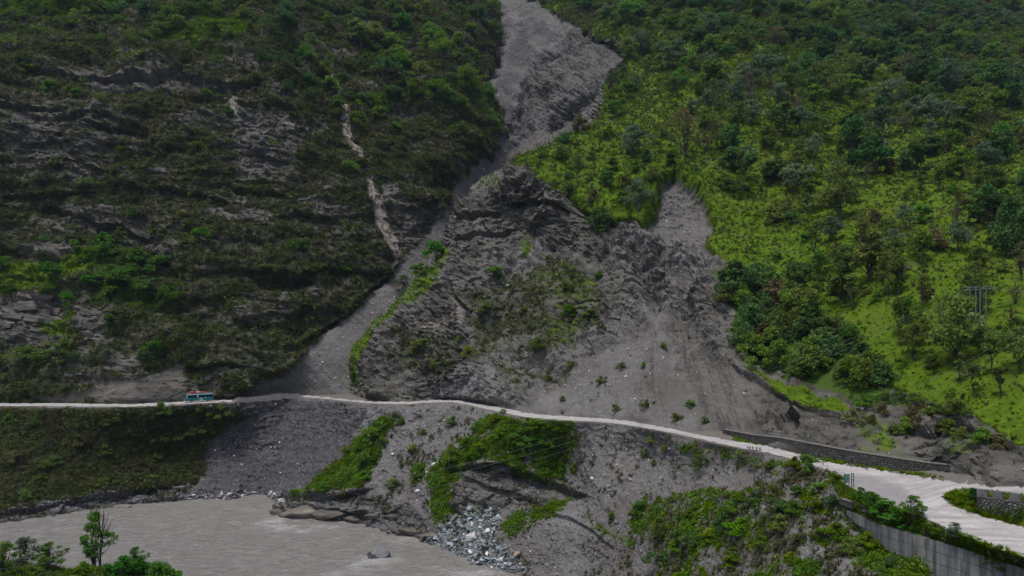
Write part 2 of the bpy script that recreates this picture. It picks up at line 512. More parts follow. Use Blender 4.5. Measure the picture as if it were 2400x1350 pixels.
def to_world(u, v, D):
    return np.stack([D * (u - 1200.0) / FPX, D, CAM_Z + D * (HORIZON - v) / FPX], -1)

def normals(Pg):
    du = np.gradient(Pg, axis=1); dv = np.gradient(Pg, axis=0)
    n = np.cross(dv, du)
    n /= np.linalg.norm(n, axis=-1)[..., None] + 1e-9
    n *= np.where(n[..., 1:2] > 0, -1.0, 1.0) * 1.0
    return n

def strata(P, tilt, thick, seed):
    """Bedding: hard beds stand proud, soft ones recede; returns -1..1"""
    w = fbm(P, 22.0, 3, 0.5, seed)
    h = (P[:, 2] + tilt[0] * P[:, 0] + tilt[1] * P[:, 1]) / thick + w * 1.8
    k = np.floor(h); f = h - k
    r0 = _gr[_hash(k.astype(np.int64) + seed * 17, np.zeros_like(k, np.int64), np.zeros_like(k, np.int64)) & 4095][:, 0]
    r1 = _gr[_hash(k.astype(np.int64) + 1 + seed * 17, np.zeros_like(k, np.int64), np.zeros_like(k, np.int64)) & 4095][:, 0]
    t = sstep(0.72, 0.98, f)
    return r0 * (1 - t) + r1 * t

def warp_uv(u, v, P, D, amp, seed):
    q = P
    a = fbm(q, 14.0, 4, 0.6, seed); b = fbm(q, 14.0, 4, 0.6, seed + 50)
    s = amp * FPX / D / 7.0
    return u + a * s, v + b * s

def soft(poly, u, v, feather=6.0, w=1.0):
    return w * sstep(-feather, feather, poly_sd(poly, u, v, pad=feather + 30))

def combine(*ms):
    return np.maximum.reduce(ms)

SHEETS = {}
def finish_sheet(name, U, V, Pg, cov, keep_v, label):
    nv, nu = U.shape
    idx = np.arange(nv * nu).reshape(nv, nu)
    q = np.stack([idx[:-1, :-1], idx[1:, :-1], idx[1:, 1:], idx[:-1, 1:]], -1).reshape(-1, 4)
    kv = keep_v.ravel()
    q = q[kv[q].all(1)]
    used = np.zeros(nv * nu, bool); used[q.ravel()] = True
    remap = np.cumsum(used) - 1
    verts = Pg.reshape(-1, 3)[used]
    faces = remap[q]
    me = mesh_np(name, verts, faces, M['terrain'])
    for an, chans in (('cover_a', 'GVDS'), ('cover_b', 'RPWE')):
        at = me.attributes.new(an, 'FLOAT_COLOR', 'POINT')
        dat = np.stack([cov[c].ravel()[used] for c in chans], 1).astype(np.float32)
        at.data.foreach_set('color', dat.ravel())
    o = link(name, me)
    tag(o, label, None, None, 'structure')
    SHEETS[name] = dict(verts=verts, faces=faces, cov={c: cov[c].ravel()[used] for c in cov}, u=U.ravel()[used], v=V.ravel()[used], obj=o)
    return o
# ------------------------------------------------------------------ terrain sheets
FINE = 3.0
ZERO = lambda U: np.zeros(U.shape)

def flat_cov(U):
    return {c: np.zeros(U.shape) for c in 'GVDSRPWE'}

def disp_fields(P, which):
    f = {}
    f['fb8'] = fbm(P, 16.0, 5, 0.5, 3)
    f['fb2'] = fbm(P, 3.2, 3, 0.55, 21)
    f['fc'], f['fcb'] = facets(P * np.array([1, 1, 1.5], np.float32) + f['fb8'][:, None] * 2, 6.5, 2)
    f['fc2'], f['fc2b'] = facets(P * np.array([0.8, 1, 1.7], np.float32) + f['fb2'][:, None], 2.1, 5)
    return f

def ledge(dsp, U, V, line, out, inn, reach=26, lip=10):
    """A bed that stands out over a hollow: the ground above the line is pushed out, the ground just below it pulled in."""
    sd = line_sd(line, U, V)
    above = np.exp(-((sd / lip) ** 2)) * (sd <= 0) * out
    below = np.where((sd > 0) & (sd < 900), -inn * np.exp(-sd / reach) * sstep(0, 3, sd), 0)
    return dsp + np.where(np.abs(sd) < 85, above + below, 0)

# ---- A: the left cliff, the chute of the landslide and the bowl above it
def build_A():
    ua = grid_axis(-330, -30, 1440, 1660, FINE, 12.0)
    va = grid_axis(-200, -14, 960, 1010, FINE, 12.0)
    U, V = np.meshgrid(ua, va)
    D = FA(U, V)
    vin = interp(ROAD_IN, U)
    P0 = to_world(U, V, D); P = P0.reshape(-1, 3)
    N = normals(P0)
    wu, wv = warp_uv(U, V, P.astype(np.float32), np.ones(1) * 1.0, 0, 0) if False else (U, V)
    a = fbm(P, 14.0, 4, 0.6, 31).reshape(U.shape); b = fbm(P, 14.0, 4, 0.6, 77).reshape(U.shape)
    a2 = fbm(P, 4.0, 3, 0.6, 33).reshape(U.shape)
    wu = U + a * 30 + a2 * 10; wv = V + b * 26 - a2 * 8
    cov = flat_cov(U)
    CH = [(520, 960), (560, 930), (640, 888), (700, 845), (760, 786), (830, 724), (900, 664), (950, 606), (1005, 545), (1040, 500), (1075, 430), (1108, 398), (1160, 362), (1192, 310), (1178, 258), (1142, 215),
          (1132, 182), (1166, 150), (1172, 60), (1165, -30), (1180, -210), (1290, -210), (1240, -10), (1330, 56), (1400, 98), (1560, 104), (1500, 150), (1440, 300), (1300, 600), (900, 1020), (520, 1020)]
    S = soft(CH, U + a * 18 + a2 * 9, V + b * 16 + a2 * 7, 7)
    notS = 1 - S
    cov['S'] = S
    cov['D'] = notS * 0.62
    # greener ground
    top = sstep(230, 60, V + 0.05 * U + a * 60) * 0.55
    gl = soft([(820, 30), (950, -40), (1150, -200), (1165, 60), (1125, 180), (1190, 300), (1150, 345), (1000, 330), (880, 300), (830, 180)], wu, wv, 30, 0.52)
    cov['V'] = notS * np.maximum(soft([(170, 605), (250, 580), (330, 590), (362, 650), (365, 720), (300, 740), (230, 712), (190, 660)], wu, wv, 10, 0.85),
                                 np.maximum(top, gl) * (0.5 + 0.9 * fbm(P, 9.0, 3, 0.5, 91).reshape(U.shape)) +
                                 0.25 * sstep(0.12, 0.4, fbm(P, 10.0, 3, 0.5, 95).reshape(U.shape)))
    g = [soft(p, wu, wv, 8, w) for p, w in [
        ([(-330, -60), (290, -60), (285, 22), (200, 18), (130, 50), (60, 40), (0, 48), (-330, 70)], 1.0),
        ([(330, 62), (440, 58), (480, 28), (560, 42), (640, 72), (570, 98), (500, 108), (410, 104)], 1.25),
        ([(0, 78), (90, 74), (170, 62), (130, 92), (40, 100), (0, 104)], 0.55),
        ([(-330, 610), (0, 604), (70, 606), (110, 625), (160, 592), (240, 575), (284, 610), (262, 645), (190, 640), (120, 676), (0, 668), (-330, 680)], 0.78),
        ([(90, 770), (160, 740), (195, 732), (170, 775), (110, 790)], 0.7),
        ([(130, 800), (170, 790), (190, 830), (150, 850)], 0.5),
        ([(860, 120), (930, 126), (1000, 150), (980, 175), (880, 150)], 0.7),
        ([(1060, 190), (1110, 180), (1150, 235), (1180, 300), (1150, 320), (1090, 240)], 0.5),
        ([(700, 105), (790, 118), (860, 128), (860, 145), (760, 140)], 0.5),
        ([(810, 222), (930, 228), (935, 245), (820, 240)], 0.75),
        ([(0, 180), (80, 170), (110, 190), (30, 200)], 0.4), ([(200, 110), (330, 120), (420, 150), (330, 150)], 0.6), ([(270, 195), (360, 205), (330, 220)], 0.7)]]
    cov['G'] = notS * (combine(*g) + 0.0)
    # bare rock showing through the cover
    bare = sstep(0.05, 0.4, fbm(P * np.array([0.55, 1, 1.4]), 17.0, 4, 0.55, 63).reshape(U.shape))
    rk = combine(soft([(-330, 690), (0, 690), (60, 690), (140, 700), (170, 760), (130, 800), (20, 800), (-330, 790)], wu, wv, 8, 0.95),
                 soft([(190, 715), (270, 740), (260, 800), (190, 800)], wu, wv, 8, 0.8),
                 soft([(150, 150), (330, 165), (480, 180), (600, 190), (610, 210), (430, 205), (160, 190)], wu, wv, 6, 0.85),
                 soft([(100, 480), (330, 500), (380, 560), (330, 575), (180, 540)], wu, wv, 14, 0.6),
                 soft([(0, 220), (250, 230), (330, 330), (200, 420), (0, 400)], wu, wv, 40, 0.6),
                 soft([(510, 215), (690, 265), (720, 330), (690, 400), (560, 420), (540, 330)], wu, wv, 25, 0.75),
                 soft([(880, 400), (950, 480), (1050, 490), (960, 590), (930, 560)], wu, wv, 12, 0.75),
                 bare * 0.62)
    cov['R'] = notS * rk * (1 - cov['G'])
    cov['D'] *= 1 - 0.85 * np.clip(rk * 1.25, 0, 1)
    cov['V'] *= 1 - 0.6 * np.clip(rk, 0, 1)
    cov['R'] = np.maximum(cov['R'], S * soft([(1225, 200), (1330, 108), (1405, 106), (1520, 112), (1440, 150), (1410, 190), (1330, 240), (1245, 262)], wu, wv, 10, 0.62) * (0.9 + 0.9 * fbm(P, 8, 3, .5, 15).reshape(U.shape)))
    bowl_r = soft([(1240, 150), (1330, 60), (1400, 98), (1540, 104), (1440, 200), (1400, 290), (1300, 330), (1250, 260)], wu, wv, 30)
    pale = combine(soft([(776, 168), (790, 165), (800, 215), (818, 262), (832, 330), (852, 345), (872, 400), (882, 440), (903, 500), (934, 560), (948, 600), (925, 602), (893, 545), (868, 490), (856, 440),
                         (862, 400), (845, 360), (813, 330), (797, 270), (786, 220)], U + a * 8 + a2 * 5, V + b * 9, 4.5, 0.95),
                   soft([(528, 226), (572, 230), (560, 262), (536, 262)], wu, wv, 7, 0.62), soft([(645, 262), (700, 280), (690, 300), (650, 285)], wu, wv, 7, 0.5),
                   soft([(555, 360), (575, 372), (565, 388)], wu, wv, 5, 0.5), soft([(525, 150), (540, 150), (545, 195), (532, 195)], wu, wv, 4, 0.45), soft([(655, 128), (672, 130), (668, 152)], wu, wv, 4, 0.6))
    cov['P'] = pale * (1 - S) * (0.55 + 0.45 * sstep(-0.3, 0.1, fbm(P, 8.0, 3, 0.5, 58).reshape(U.shape)))
    cov['W'] = S * soft([(1150, 340), (1180, 200), (1175, 40), (1240, 0), (1330, 60), (1420, 110), (1400, 280), (1300, 340)], wu, wv, 40, 0.75) * (0.75 + 0.8 * a)
    cov['E'] = notS * soft([(60, 945), (150, 930), (250, 905), (380, 868), (438, 855), (446, 945)], wu, wv, 8, 0.9)
    cov['E'] = np.maximum(cov['E'], S * bowl_r * 0.42)
    for c in 'DV': cov[c] *= 1 - cov['E']
    for c in 'GVD': cov[c] *= 1 - 0.7 * cov['P']
    # relief
    f = disp_fields(P, 'A')
    st = strata(P, (0.06, 0.0), 7.5, 4).reshape(U.shape)
    st2 = strata(P, (0.08, 0.0), 2.3, 9).reshape(U.shape)
    sh = lambda k: f[k].reshape(U.shape)
    rock_amp = notS * (1 - 0.75 * cov['E'])
    big = fbm(P, 45.0, 3, 0.5, 36).reshape(U.shape)
    dsp = rock_amp * (5.5 * big * sstep(250, 330, D) + 4.2 * sh('fb8') + 2.0 * st + 0.8 * st2 + (0.9 * sh('fc') + 0.55 * sh('fc2')) * (0.55 + 0.6 * cov['R']) + 0.9 * sh('fb2'))
    run = fbm(np.stack([P[:, 0] * 0.8 + P[:, 2] * 0.75, P[:, 1] * 0.2, P[:, 2] * 0.06], 1), 5.0, 4, 0.55, 41).reshape(U.shape)
    bowl = soft([(1180, 330), (1230, 200), (1330, 60), (1560, 100), (1440, 300), (1300, 340)], U, V, 25)
    obl = strata(P, (-0.75, 0.1), 6.0, 44).reshape(U.shape)
    dsp += S * (1.1 * run * (1 + 1.5 * bowl) + 0.35 * sh('fb2') + 1.2 * sh('fb8') * (0.5 + 3 * bowl) + bowl * (0.35 * sh('fc2') + 0.9 * obl + 0.4 * sh('fc') + 4.0 * big))
    def rib(line, h, w):
        s_ = line_sd(line, U + a * 14, V + b * 14)
        return np.where(np.abs(s_) < 85, h * np.exp(-(s_ / w) ** 2), 0)
    notch = rib([(1172, 20), (1176, 90), (1168, 150), (1140, 200)], 1, 9) + rib([(1255, 345), (1228, 270), (1232, 200), (1290, 140), (1370, 105)], 0.9, 9) + rib([(1262, 340), (1330, 270), (1400, 205)], 0.8, 10) + rib([(1150, 225), (1195, 290), (1215, 340)], .6, 8)
    dsp += S * (-6.0 * notch + rib([(1270, 190), (1330, 200)], 6.0, 34) + rib([(1240, 60), (1260, 130)], 4.0, 26))
    cov['R'] = np.maximum(cov['R'], S * np.clip(notch, 0, 1) * 0.8)
    cov['R'] = np.maximum(cov['R'], S * 0.85 * rib([(1335, 72), (1400, 112), (1520, 118)], 1, 16))
    for line, o_, i_, r_ in [
        ([(60, 150), (200, 172), (330, 176), (420, 168)], 2.0, 4.5, 22), ([(420, 178), (520, 186), (600, 190)], 2.0, 5.0, 16), ([(480, 200), (560, 208), (600, 206)], 1.4, 3.5, 10),
        ([(0, 232), (80, 240), (150, 240)], 1.5, 4.0, 22), ([(230, 285), (330, 300)], 1.2, 3.5, 30), ([(120, 482), (220, 520), (350, 555)], 1.0, 3.0, 18), ([(600, 640), (690, 650), (720, 655)], 1.5, 4.0, 12),
        ([(360, 590), (420, 640)], 1.0, 2.0, 14), ([(160, 560), (240, 566), (330, 575)], 1.2, 2.5, 14), ([(440, 855), (500, 862), (560, 862)], 1.0, 3.0, 12), ([(560, 440), (600, 448), (640, 440)], 1.0, 3.0, 16),
        ([(660, 505), (720, 500), (770, 508)], 1.0, 2.5, 14), ([(100, 640), (40, 690), (0, 690)], 0.8, 1.5, 12), ([(710, 800), (760, 770), (800, 740)], 1.2, 3.5, 14), ([(840, 705), (890, 660), (930, 625)], 1.2, 3.0, 14),
        ([(80, 255), (240, 262), (330, 290)], 1.0, 3.0, 20), ([(250, 330), (330, 335), (420, 350)], 0.8, 2.5, 24), ([(880, 90), (960, 110)], .8, 2.5, 14), ([(540, 420), (480, 470), (470, 480)], .8, 2.0, 16),
        ([(0, 455), (100, 462), (180, 450)], 1, 3, 18), ([(300, 430), (420, 445), (520, 470)], 1, 2.5, 18), ([(1200, 420), (1240, 330), (1290, 320)], 1, 2, 10)]:
        dsp = ledge(dsp, U, V + b * 14, line, o_, i_, r_)
    dsp *= 1 - 0.75 * np.clip(cov['P'] * 1.5, 0, 1)
    dsp *= sstep(-2, 16, vin - V)
    Pg = P0 + N * dsp[..., None]
    # the chute lies lower than the wall that it cut
    Pg[..., 1] += 3.0 * S * sstep(560, 400, V) * 0.3
    keep = (depth_B(U, V)[0] > D - 60) | (V < 110) | (poly_sd(SPUR_POLY, U, V, 200) < 90)
    finish_sheet('mountainside', U, V, Pg, cov, keep, 'steep dark cliff and grey landslide chute left of the grassy spur')

# ---- B: the near spur with its grassy back, scar and scree cone
def build_B():
    ua = grid_axis(700, 760, 2430, 2740, FINE, 12.0)
    va = grid_axis(-200, -14, 1152, 1210, FINE, 12.0)
    U, V = np.meshgrid(ua, va)
    D, sd = depth_B(U, V)
    vin = hill_foot(U)
    P0 = to_world(U, V, D); P = P0.reshape(-1, 3)
    N = normals(P0)
    a = fbm(P, 14.0, 4, 0.6, 131).reshape(U.shape); b = fbm(P, 14.0, 4, 0.6, 177).reshape(U.shape)
    k = np.clip(200.0 / D, 0.5, 2)
    a2 = fbm(P, 4.0, 3, 0.6, 133).reshape(U.shape)
    wu = U + (a * 28 + a2 * 10) * k; wv = V + (b * 24 - a2 * 8) * k
    lu, lv = U + (a * 12 + a2 * 9) * k, V + (b * 12 - a2 * 8) * k
    cov = flat_cov(U)
    GR = [(1195, 378), (1255, 346), (1330, 322), (1400, 283), (1430, 180), (1524, 106), (1400, 94), (1332, 54), (1240, 0), (1200, -210), (2760, -210), (2760, 1050), (2400, 1030), (2330, 1000), (2250, 965), (2160, 945),
          (2100, 905), (2010, 820), (1920, 750), (1850, 690), (1800, 645), (1690, 612), (1652, 565), (1676, 512), (1640, 440), (1582, 400), (1551, 410), (1545, 450), (1530, 490), (1502, 528),
          (1480, 512), (1440, 516), (1390, 500), (1335, 474), (1290, 440), (1240, 408)]
    g = soft(GR, lu, lv, 4, 0.95)
    far = sstep(420, 120, V + 0.12 * (U - 1900)) 
    nG = fbm(P, 12.0, 4, 0.55, 191).reshape(U.shape)
    g2 = combine(soft([(1740, 875), (1850, 905), (1960, 925), (2010, 955), (1930, 965), (1870, 945), (1780, 905)], lu, lv, 8, 0.85),
                 soft([(822, 910), (826, 850), (838, 826), (882, 768), (952, 698), (1012, 638), (1050, 576), (1062, 596), (1036, 660), (975, 722), (905, 782), (864, 842), (842, 905)], lu, lv, 5, 0.62),
                 soft([(1990, 1000), (2100, 1000), (2140, 1080), (2060, 1070)], wu, wv, 14, 0.5), soft([(2230, 985), (2330, 1010), (2330, 1040), (2240, 1060), (2200, 1020)], wu, wv, 14, 0.5),
                 soft([(1250, 640), (1330, 620), (1420, 650), (1410, 720), (1330, 740), (1270, 700)], wu, wv, 24, 0.42), soft([(1260, 760), (1380, 730), (1410, 780), (1300, 830)], wu, wv, 20, 0.42),
                 soft([(1210, 560), (1245, 570), (1240, 620), (1215, 615)], wu, wv, 8, 0.55), soft([(1060, 400), (1190, 408), (1190, 450), (1120, 440)], wu, wv, 10, 0.4))
    cov['G'] = np.maximum(g * (1 - 0.18 * far) * (0.95 + 0.5 * nG), g2)
    vd = soft([(1680, 625), (1790, 640), (1850, 690), (1920, 755), (2010, 825), (2090, 905), (2150, 940), (2040, 950), (1960, 905), (1850, 892), (1765, 872), (1722, 790), (1692, 705)], wu, wv, 10, 0.8)
    forest = g * np.clip(sstep(250, 30, V - 0.16 * (U - 2000) + nG * 140) * 0.7 + 0.25 * sstep(0.1, 0.35, fbm(P, 16, 3, .5, 196).reshape(U.shape)) * sstep(1500, 1700, U), 0, 0.8)
    cov['V'] = np.maximum(vd, forest)
    face = (1 - g) * (1 - vd)
    SCR = [(1551, 410), (1582, 400), (1640, 440), (1676, 512), (1652, 565), (1662, 640), (1702, 745), (1742, 872), (1800, 965), (1780, 1100), (1250, 1080), (990, 1000), (1000, 925), (1080, 850), (1200, 832),
           (1330, 800), (1432, 742), (1482, 700), (1452, 600), (1492, 520), (1530, 482)]
    cov['S'] = face * np.maximum(soft(SCR, wu, wv, 14, 0.95), 0.85 * sstep(-0.1, 0.4, fbm(P, 11, 4, .55, 202).reshape(U.shape)))
    nose = combine(soft([(1200, 385), (1260, 425), (1340, 482), (1400, 505), (1470, 530), (1440, 620), (1390, 600), (1300, 600), (1230, 560), (1196, 470)], wu, wv, 8, 0.95),
                   soft([(1066, 480), (1190, 415), (1205, 480), (1100, 520), (1060, 560)], wu, wv, 12, 0.7),
                   soft([(820, 945), (850, 850), (930, 770), (1040, 730), (1100, 800), (1060, 900), (980, 945)], wu, wv, 14, 0.72),
                   soft([(1440, 560), (1500, 560), (1560, 620), (1600, 700), (1540, 740), (1470, 680)], wu, wv, 14, 0.5),
                   soft([(1545, 760), (1640, 640), (1690, 720), (1730, 850), (1760, 960), (1660, 960), (1600, 880)], wu, wv, 16, 0.6),
                   soft([(1740, 900), (1880, 948), (1990, 965), (2100, 925), (2160, 955), (2250, 975), (2400, 1040), (2740, 1070), (2740, 1200), (2200, 1140), (1900, 1080), (1720, 1010)], wu, wv, 10, 0.92),
                   soft([(2060, 930), (2140, 925), (2170, 950), (2130, 1000), (2060, 1010)], wu, wv, 8, 0.9))
    cov['R'] = face * nose * (1 - 0.7 * np.clip(cov['G'], 0, 1))
    scrub = combine(soft([(1100, 690), (1160, 640), (1290, 600), (1420, 640), (1430, 730), (1380, 805), (1260, 850), (1150, 850), (1090, 800)], wu, wv, 30, 0.62),
                    soft([(930, 760), (1060, 800), (1090, 870), (1000, 890), (930, 850)], wu, wv, 20, 0.6), soft([(1150, 850), (1330, 820), (1330, 900), (1200, 940), (1160, 900)], wu, wv, 20, 0.55),
                    soft([(1040, 690), (1160, 660), (1180, 730), (1090, 740)], wu, wv, 16, 0.5), soft([(1280, 420), (1420, 500), (1400, 530), (1300, 470)], wu, wv, 8, 0.5))
    cov['D'] = face * scrub * (0.9 + 0.8 * fbm(P, 6, 3, .5, 207).reshape(U.shape)) + g * 0.5
    cov['E'] = face * np.maximum(soft([(1900, 960), (2080, 1010), (2240, 1050), (2400, 1080), (2740, 1100), (2740, 1200), (2100, 1130), (1900, 1080)], wu, wv, 16, 0.35),
                                 soft([(1040, 660), (1070, 690), (1120, 790), (1090, 790), (1050, 720)], wu, wv, 5, 0.45))
    cov['P'] = face * combine(soft([(960, 772), (1010, 756), (1060, 736), (1100, 712), (1100, 720), (1050, 752), (1000, 772)], lu, lv, 4, 0.5), soft([(1060, 690), (1076, 700), (1092, 760), (1074, 760)], lu, lv, 5, 0.5))
    f = disp_fields(P, 'B')
    sh = lambda q: f[q].reshape(U.shape)
    st = strata(P, (-0.62, 0.0), 2.6, 14).reshape(U.shape)          # bedding that climbs to the right
    st2 = strata(P, (-0.62, 0.1), 6.5, 17).reshape(U.shape)
    big3 = fbm(P, 30.0, 3, 0.5, 251).reshape(U.shape)
    rocky = face * (0.25 + 0.85 * np.clip(cov['R'], 0, 1))
    cone = soft([(1560, 720), (1720, 880), (1790, 1000), (1780, 1100), (1250, 1080), (1180, 960), (1400, 850)], U, V, 30)
    rill = fbm(np.stack([(U.ravel() - 1560) / np.maximum(V.ravel() - 560, 60) * 55, V.ravel() * 0.03, np.zeros(U.size)], 1), 4.0, 4, 0.6, 221).reshape(U.shape)
    crag = 0.25 + 1.0 * sstep(-0.12, 0.3, fbm(P, 16.0, 3, 0.5, 255).reshape(U.shape))
    vert = fbm(np.stack([P[:, 0], P[:, 1] * 0.35, P[:, 2] * 0.22], 1), 13.0, 4, 0.5, 258, True).reshape(U.shape)
    dsp = 2.6 * vert * face * (1 - cone) * sstep(1010, 930, V) + crag * rocky * (2.6 * sh('fb8') + 0.75 * st + 0.8 * st2 + 0.9 * sh('fc') + 0.45 * sh('fc2')) * (1 - 0.65 * cone) + face * (4.5 * big3 * sstep(1000, 900, V) + 1.3 * sh('fb8') + 0.4 * sh('fb2') + 0.5 * sh('fc2') * (1 - cone) + 0.7 * rill * soft(SCR, U, V, 20) * sstep(680, 800, V)) + face * soft(SCR, U, V, 20) * sstep(800, 600, V) * (0.45 * sh('fc2') + 0.5 * sh('fc') + 0.6 * sh('fb2'))
    hum = fbm(P, 5.0, 3, 0.5, 231).reshape(U.shape)
    big = fbm(P, 40.0, 3, 0.5, 235).reshape(U.shape)
    ridge = fbm(np.stack([P[:, 0] + 0.35 * P[:, 2], P[:, 1] * 0.4, P[:, 2] * 0.35], 1), 48.0, 4, 0.5, 238, True).reshape(U.shape)
    dsp += np.clip(g + vd, 0, 1) * (1.1 * hum + (3.0 * big * sstep(120, 300, D) + 9.0 * ridge * sstep(260, 420, D)) + 1.2 * sh('fb8') + 0.35 * sh('fb2'))
    dsp -= face * 3.2 * np.exp(-np.maximum(-poly_sd(GR, lu, lv, 60), 0) / 7.0)          # the turf lip stands over the scarp
    for line, o_, i_, r_ in [([(1340, 476), (1290, 445), (1240, 412)], 1.0, 3.0, 16), ([(1600, 640), (1560, 660), (1530, 690)], 1.0, 2.5, 14), ([(1085, 560), (1130, 556), (1190, 548)], 0.8, 2.2, 8),
                             ([(1080, 510), (1120, 505), (1160, 500)], .7, 2.0, 8), ([(1062, 660), (1072, 690), (1090, 715)], .6, 3.0, 7), ([(1740, 890), (1860, 945), (1960, 968)], .8, 2.2, 14),
                             ([(2060, 935), (2110, 925), (2160, 945)], 1.2, 3.0, 14), ([(2170, 985), (2230, 985), (2290, 1010), (2370, 1045)], 1.2, 3.0, 16), ([(1210, 480), (1260, 470), (1330, 490)], .6, 2.6, 22)]:
        dsp = ledge(dsp, U, V + b * 10, line, o_, i_, r_)
    def rib(line, h, w):
        s_ = line_sd(line, U, V + b * 10)
        return np.where(np.abs(s_) < 85, h * np.exp(-(s_ / w) ** 2), 0)
    dsp += rib([(1600, 610), (1572, 700), (1556, 770), (1545, 850), (1560, 930)], 1.7, 20) - rib([(1620, 640), (1600, 740), (1590, 830), (1625, 930), (1680, 1010)], 1.9, 24) + rib([(1640, 700), (1690, 830), (1740, 930), (1790, 990)], 2.0, 22)
    dsp += rib([(1440, 560), (1460, 640), (1510, 720), (1530, 760)], 1.8, 16) - rib([(1480, 560), (1510, 640), (1540, 720)], 2.2, 12) - rib([(1200, 620), (1180, 700), (1160, 780), (1100, 900)], 2.0, 16) + rib([(1330, 640), (1300, 740), (1260, 830)], 2.2, 24)
    dsp *= sstep(-2, 14, vin - V) * (0.25 + 0.75 * sstep(-40, 25, sd))
    scar = soft([(1551, 410), (1582, 400), (1640, 440), (1676, 512), (1655, 570), (1570, 580), (1500, 530), (1530, 482)], lu, lv, 9)
    dsp = dsp * (1 - 0.7 * scar) - 4.0 * scar          # the scar lies below the turf
    dsp = dsp * np.clip(D / 180, 0.45, 1.4)
    Pg = P0 + N * dsp[..., None]
    keep = (sd > -70) & (V < vin + 45)
    finish_sheet('spur', U, V, Pg, cov, keep, 'grassy mountain spur with a scarred rock face and scree cone above the road')

# ---- C: everything between the road and the river, road bench included
SHORE_UV = [(u, v) for u, v, _ in C_SHORE]
def build_C():
    ua = grid_axis(-330, -30, 2430, 2740, FINE, 12.0)
    va = grid_axis(922, 922, 1380, 1470, 2.6, 10.0)
    U, V = np.meshgrid(ua, va)
    # bend the rows so that one of them follows the road edge exactly
    D, e = depth_C(U, V)
    P0 = to_world(U, V, D); P = P0.reshape(-1, 3)
    N = normals(P0)
    a = fbm(P, 14.0, 4, 0.6, 331).reshape(U.shape); b = fbm(P, 14.0, 4, 0.6, 377).reshape(U.shape)
    k = np.clip(190.0 / D, 0.5, 2.2)
    a2 = fbm(P, 3.5, 3, 0.6, 333).reshape(U.shape)
    wu = U + (a * 28 + a2 * 10) * k; wv = V + (b * 24 - a2 * 8) * k
    lu, lv = U + (a * 16 + a2 * 11) * k, V + (b * 14 - a2 * 9) * k
    cov = flat_cov(U)
    cov['S'][:] = 0.95
    vin0 = interp(ROAD_IN, U)
    scrub = soft([(-330, 950), (470, 950), (540, 948), (566, 975), (520, 1010), (500, 1030), (486, 1100), (445, 1138), (400, 1138), (300, 1148), (200, 1164), (100, 1172), (0, 1186), (-330, 1236)], U + (a * 40 + a2 * 14) * k, V + (b * 18 - a2 * 10) * k, 12, 1.0)
    wet = soft([(548, 940), (600, 935), (780, 940), (850, 960), (830, 1060), (760, 1120), (680, 1150), (660, 1172), (440, 1172), (480, 1110), (500, 1030), (550, 985)], wu, wv, 14, 0.9)
    rockc = combine(soft([(-330, 1226), (0, 1180), (200, 1158), (330, 1140), (430, 1132), (432, 1185), (0, 1250), (-330, 1310)], wu, wv, 5, 0.95),
                    soft([(625, 1230), (650, 1172), (700, 1164), (780, 1164), (850, 1142), (900, 1170), (980, 1200), (1060, 1240), (1010, 1280), (860, 1260)], wu, wv, 8, 0.95),
                    soft([(1085, 1090), (1200, 1082), (1290, 1128), (1345, 1148), (1200, 1196), (1090, 1210), (1040, 1190)], wu, wv, 6, 0.95),
                    soft([(1060, 1130), (1100, 1100), (1110, 1200), (1060, 1260), (1020, 1220)], wu, wv, 8, 0.7))
    # earth cut under the road edge
    cut = soft([(-330, 950), (2000, 1070), (1400, 985)], U, V, 2, 0)
    g = combine(soft([(900, 975), (925, 985), (905, 1040), (880, 1090), (850, 1140), (800, 1160), (740, 1168), (684, 1168), (700, 1146), (750, 1112), (800, 1076), (838, 1030)], lu, lv, 16, 0.9),
                soft([(1150, 976), (1235, 972), (1330, 985), (1356, 1040), (1350, 1100), (1330, 1140), (1280, 1122), (1200, 1082), (1100, 1082), (1070, 1120), (1060, 1170), (1020, 1180), (1008, 1112), (1050, 1050), (1100, 1008)], lu, lv, 20, 0.9),
                soft([(1165, 1240), (1250, 1180), (1345, 1150), (1320, 1188), (1200, 1255)], lu, lv, 14, 0.8),
                soft([(960, 1090), (1000, 1085), (1000, 1125), (965, 1130)], lu, lv, 14, 0.6),
                soft([(1010, 1160), (1050, 1160), (1060, 1210), (1015, 1220)], lu, lv, 14, 0.7))
    rightveg = soft([(1470, 1215), (1500, 1178), (1650, 1160), (1800, 1128), (1940, 1104), (2000, 1160), (2080, 1250), (2180, 1345), (2320, 1470), (1470, 1470), (1560, 1340), (1500, 1260)], wu, wv, 14)
    nv = fbm(P, 6.0, 4, 0.6, 391).reshape(U.shape)
    above = soft([(1935, 1100), (1985, 1138), (2030, 1168), (2090, 1190), (2150, 1208), (2230, 1242), (2400, 1304), (2740, 1430), (2740, 1470), (2400, 1345), (2250, 1298), (2060, 1240), (1985, 1202)], U, V, 3, 0.9)
    wedge = soft([(2208, 1160), (2240, 1150), (2300, 1150), (2420, 1166), (2420, 1236), (2320, 1216), (2235, 1186)], U, V, 3, 0.9)
    lip = soft([(1480, 1000), (1700, 1040), (1860, 1080), (1945, 1104), (1850, 1130), (1700, 1090)], wu, wv, 12, 0.4)
    crest = soft([(1480, 1190), (1600, 1160), (1800, 1128), (1800, 1142), (1600, 1176), (1500, 1200)], wu, wv, 7, 0.55)
    line = soft([(1340, 1200), (1380, 1212), (1480, 1260), (1500, 1300), (1470, 1285), (1400, 1232)], lu, lv, 6, 0.42)
    bare = np.maximum(soft([(1830, 1215), (1900, 1235), (1990, 1310), (2020, 1350), (1960, 1350), (1880, 1290)], wu, wv, 12), soft([(1640, 1300), (1740, 1270), (1760, 1330), (1690, 1370), (1620, 1350)], wu, wv, 14))
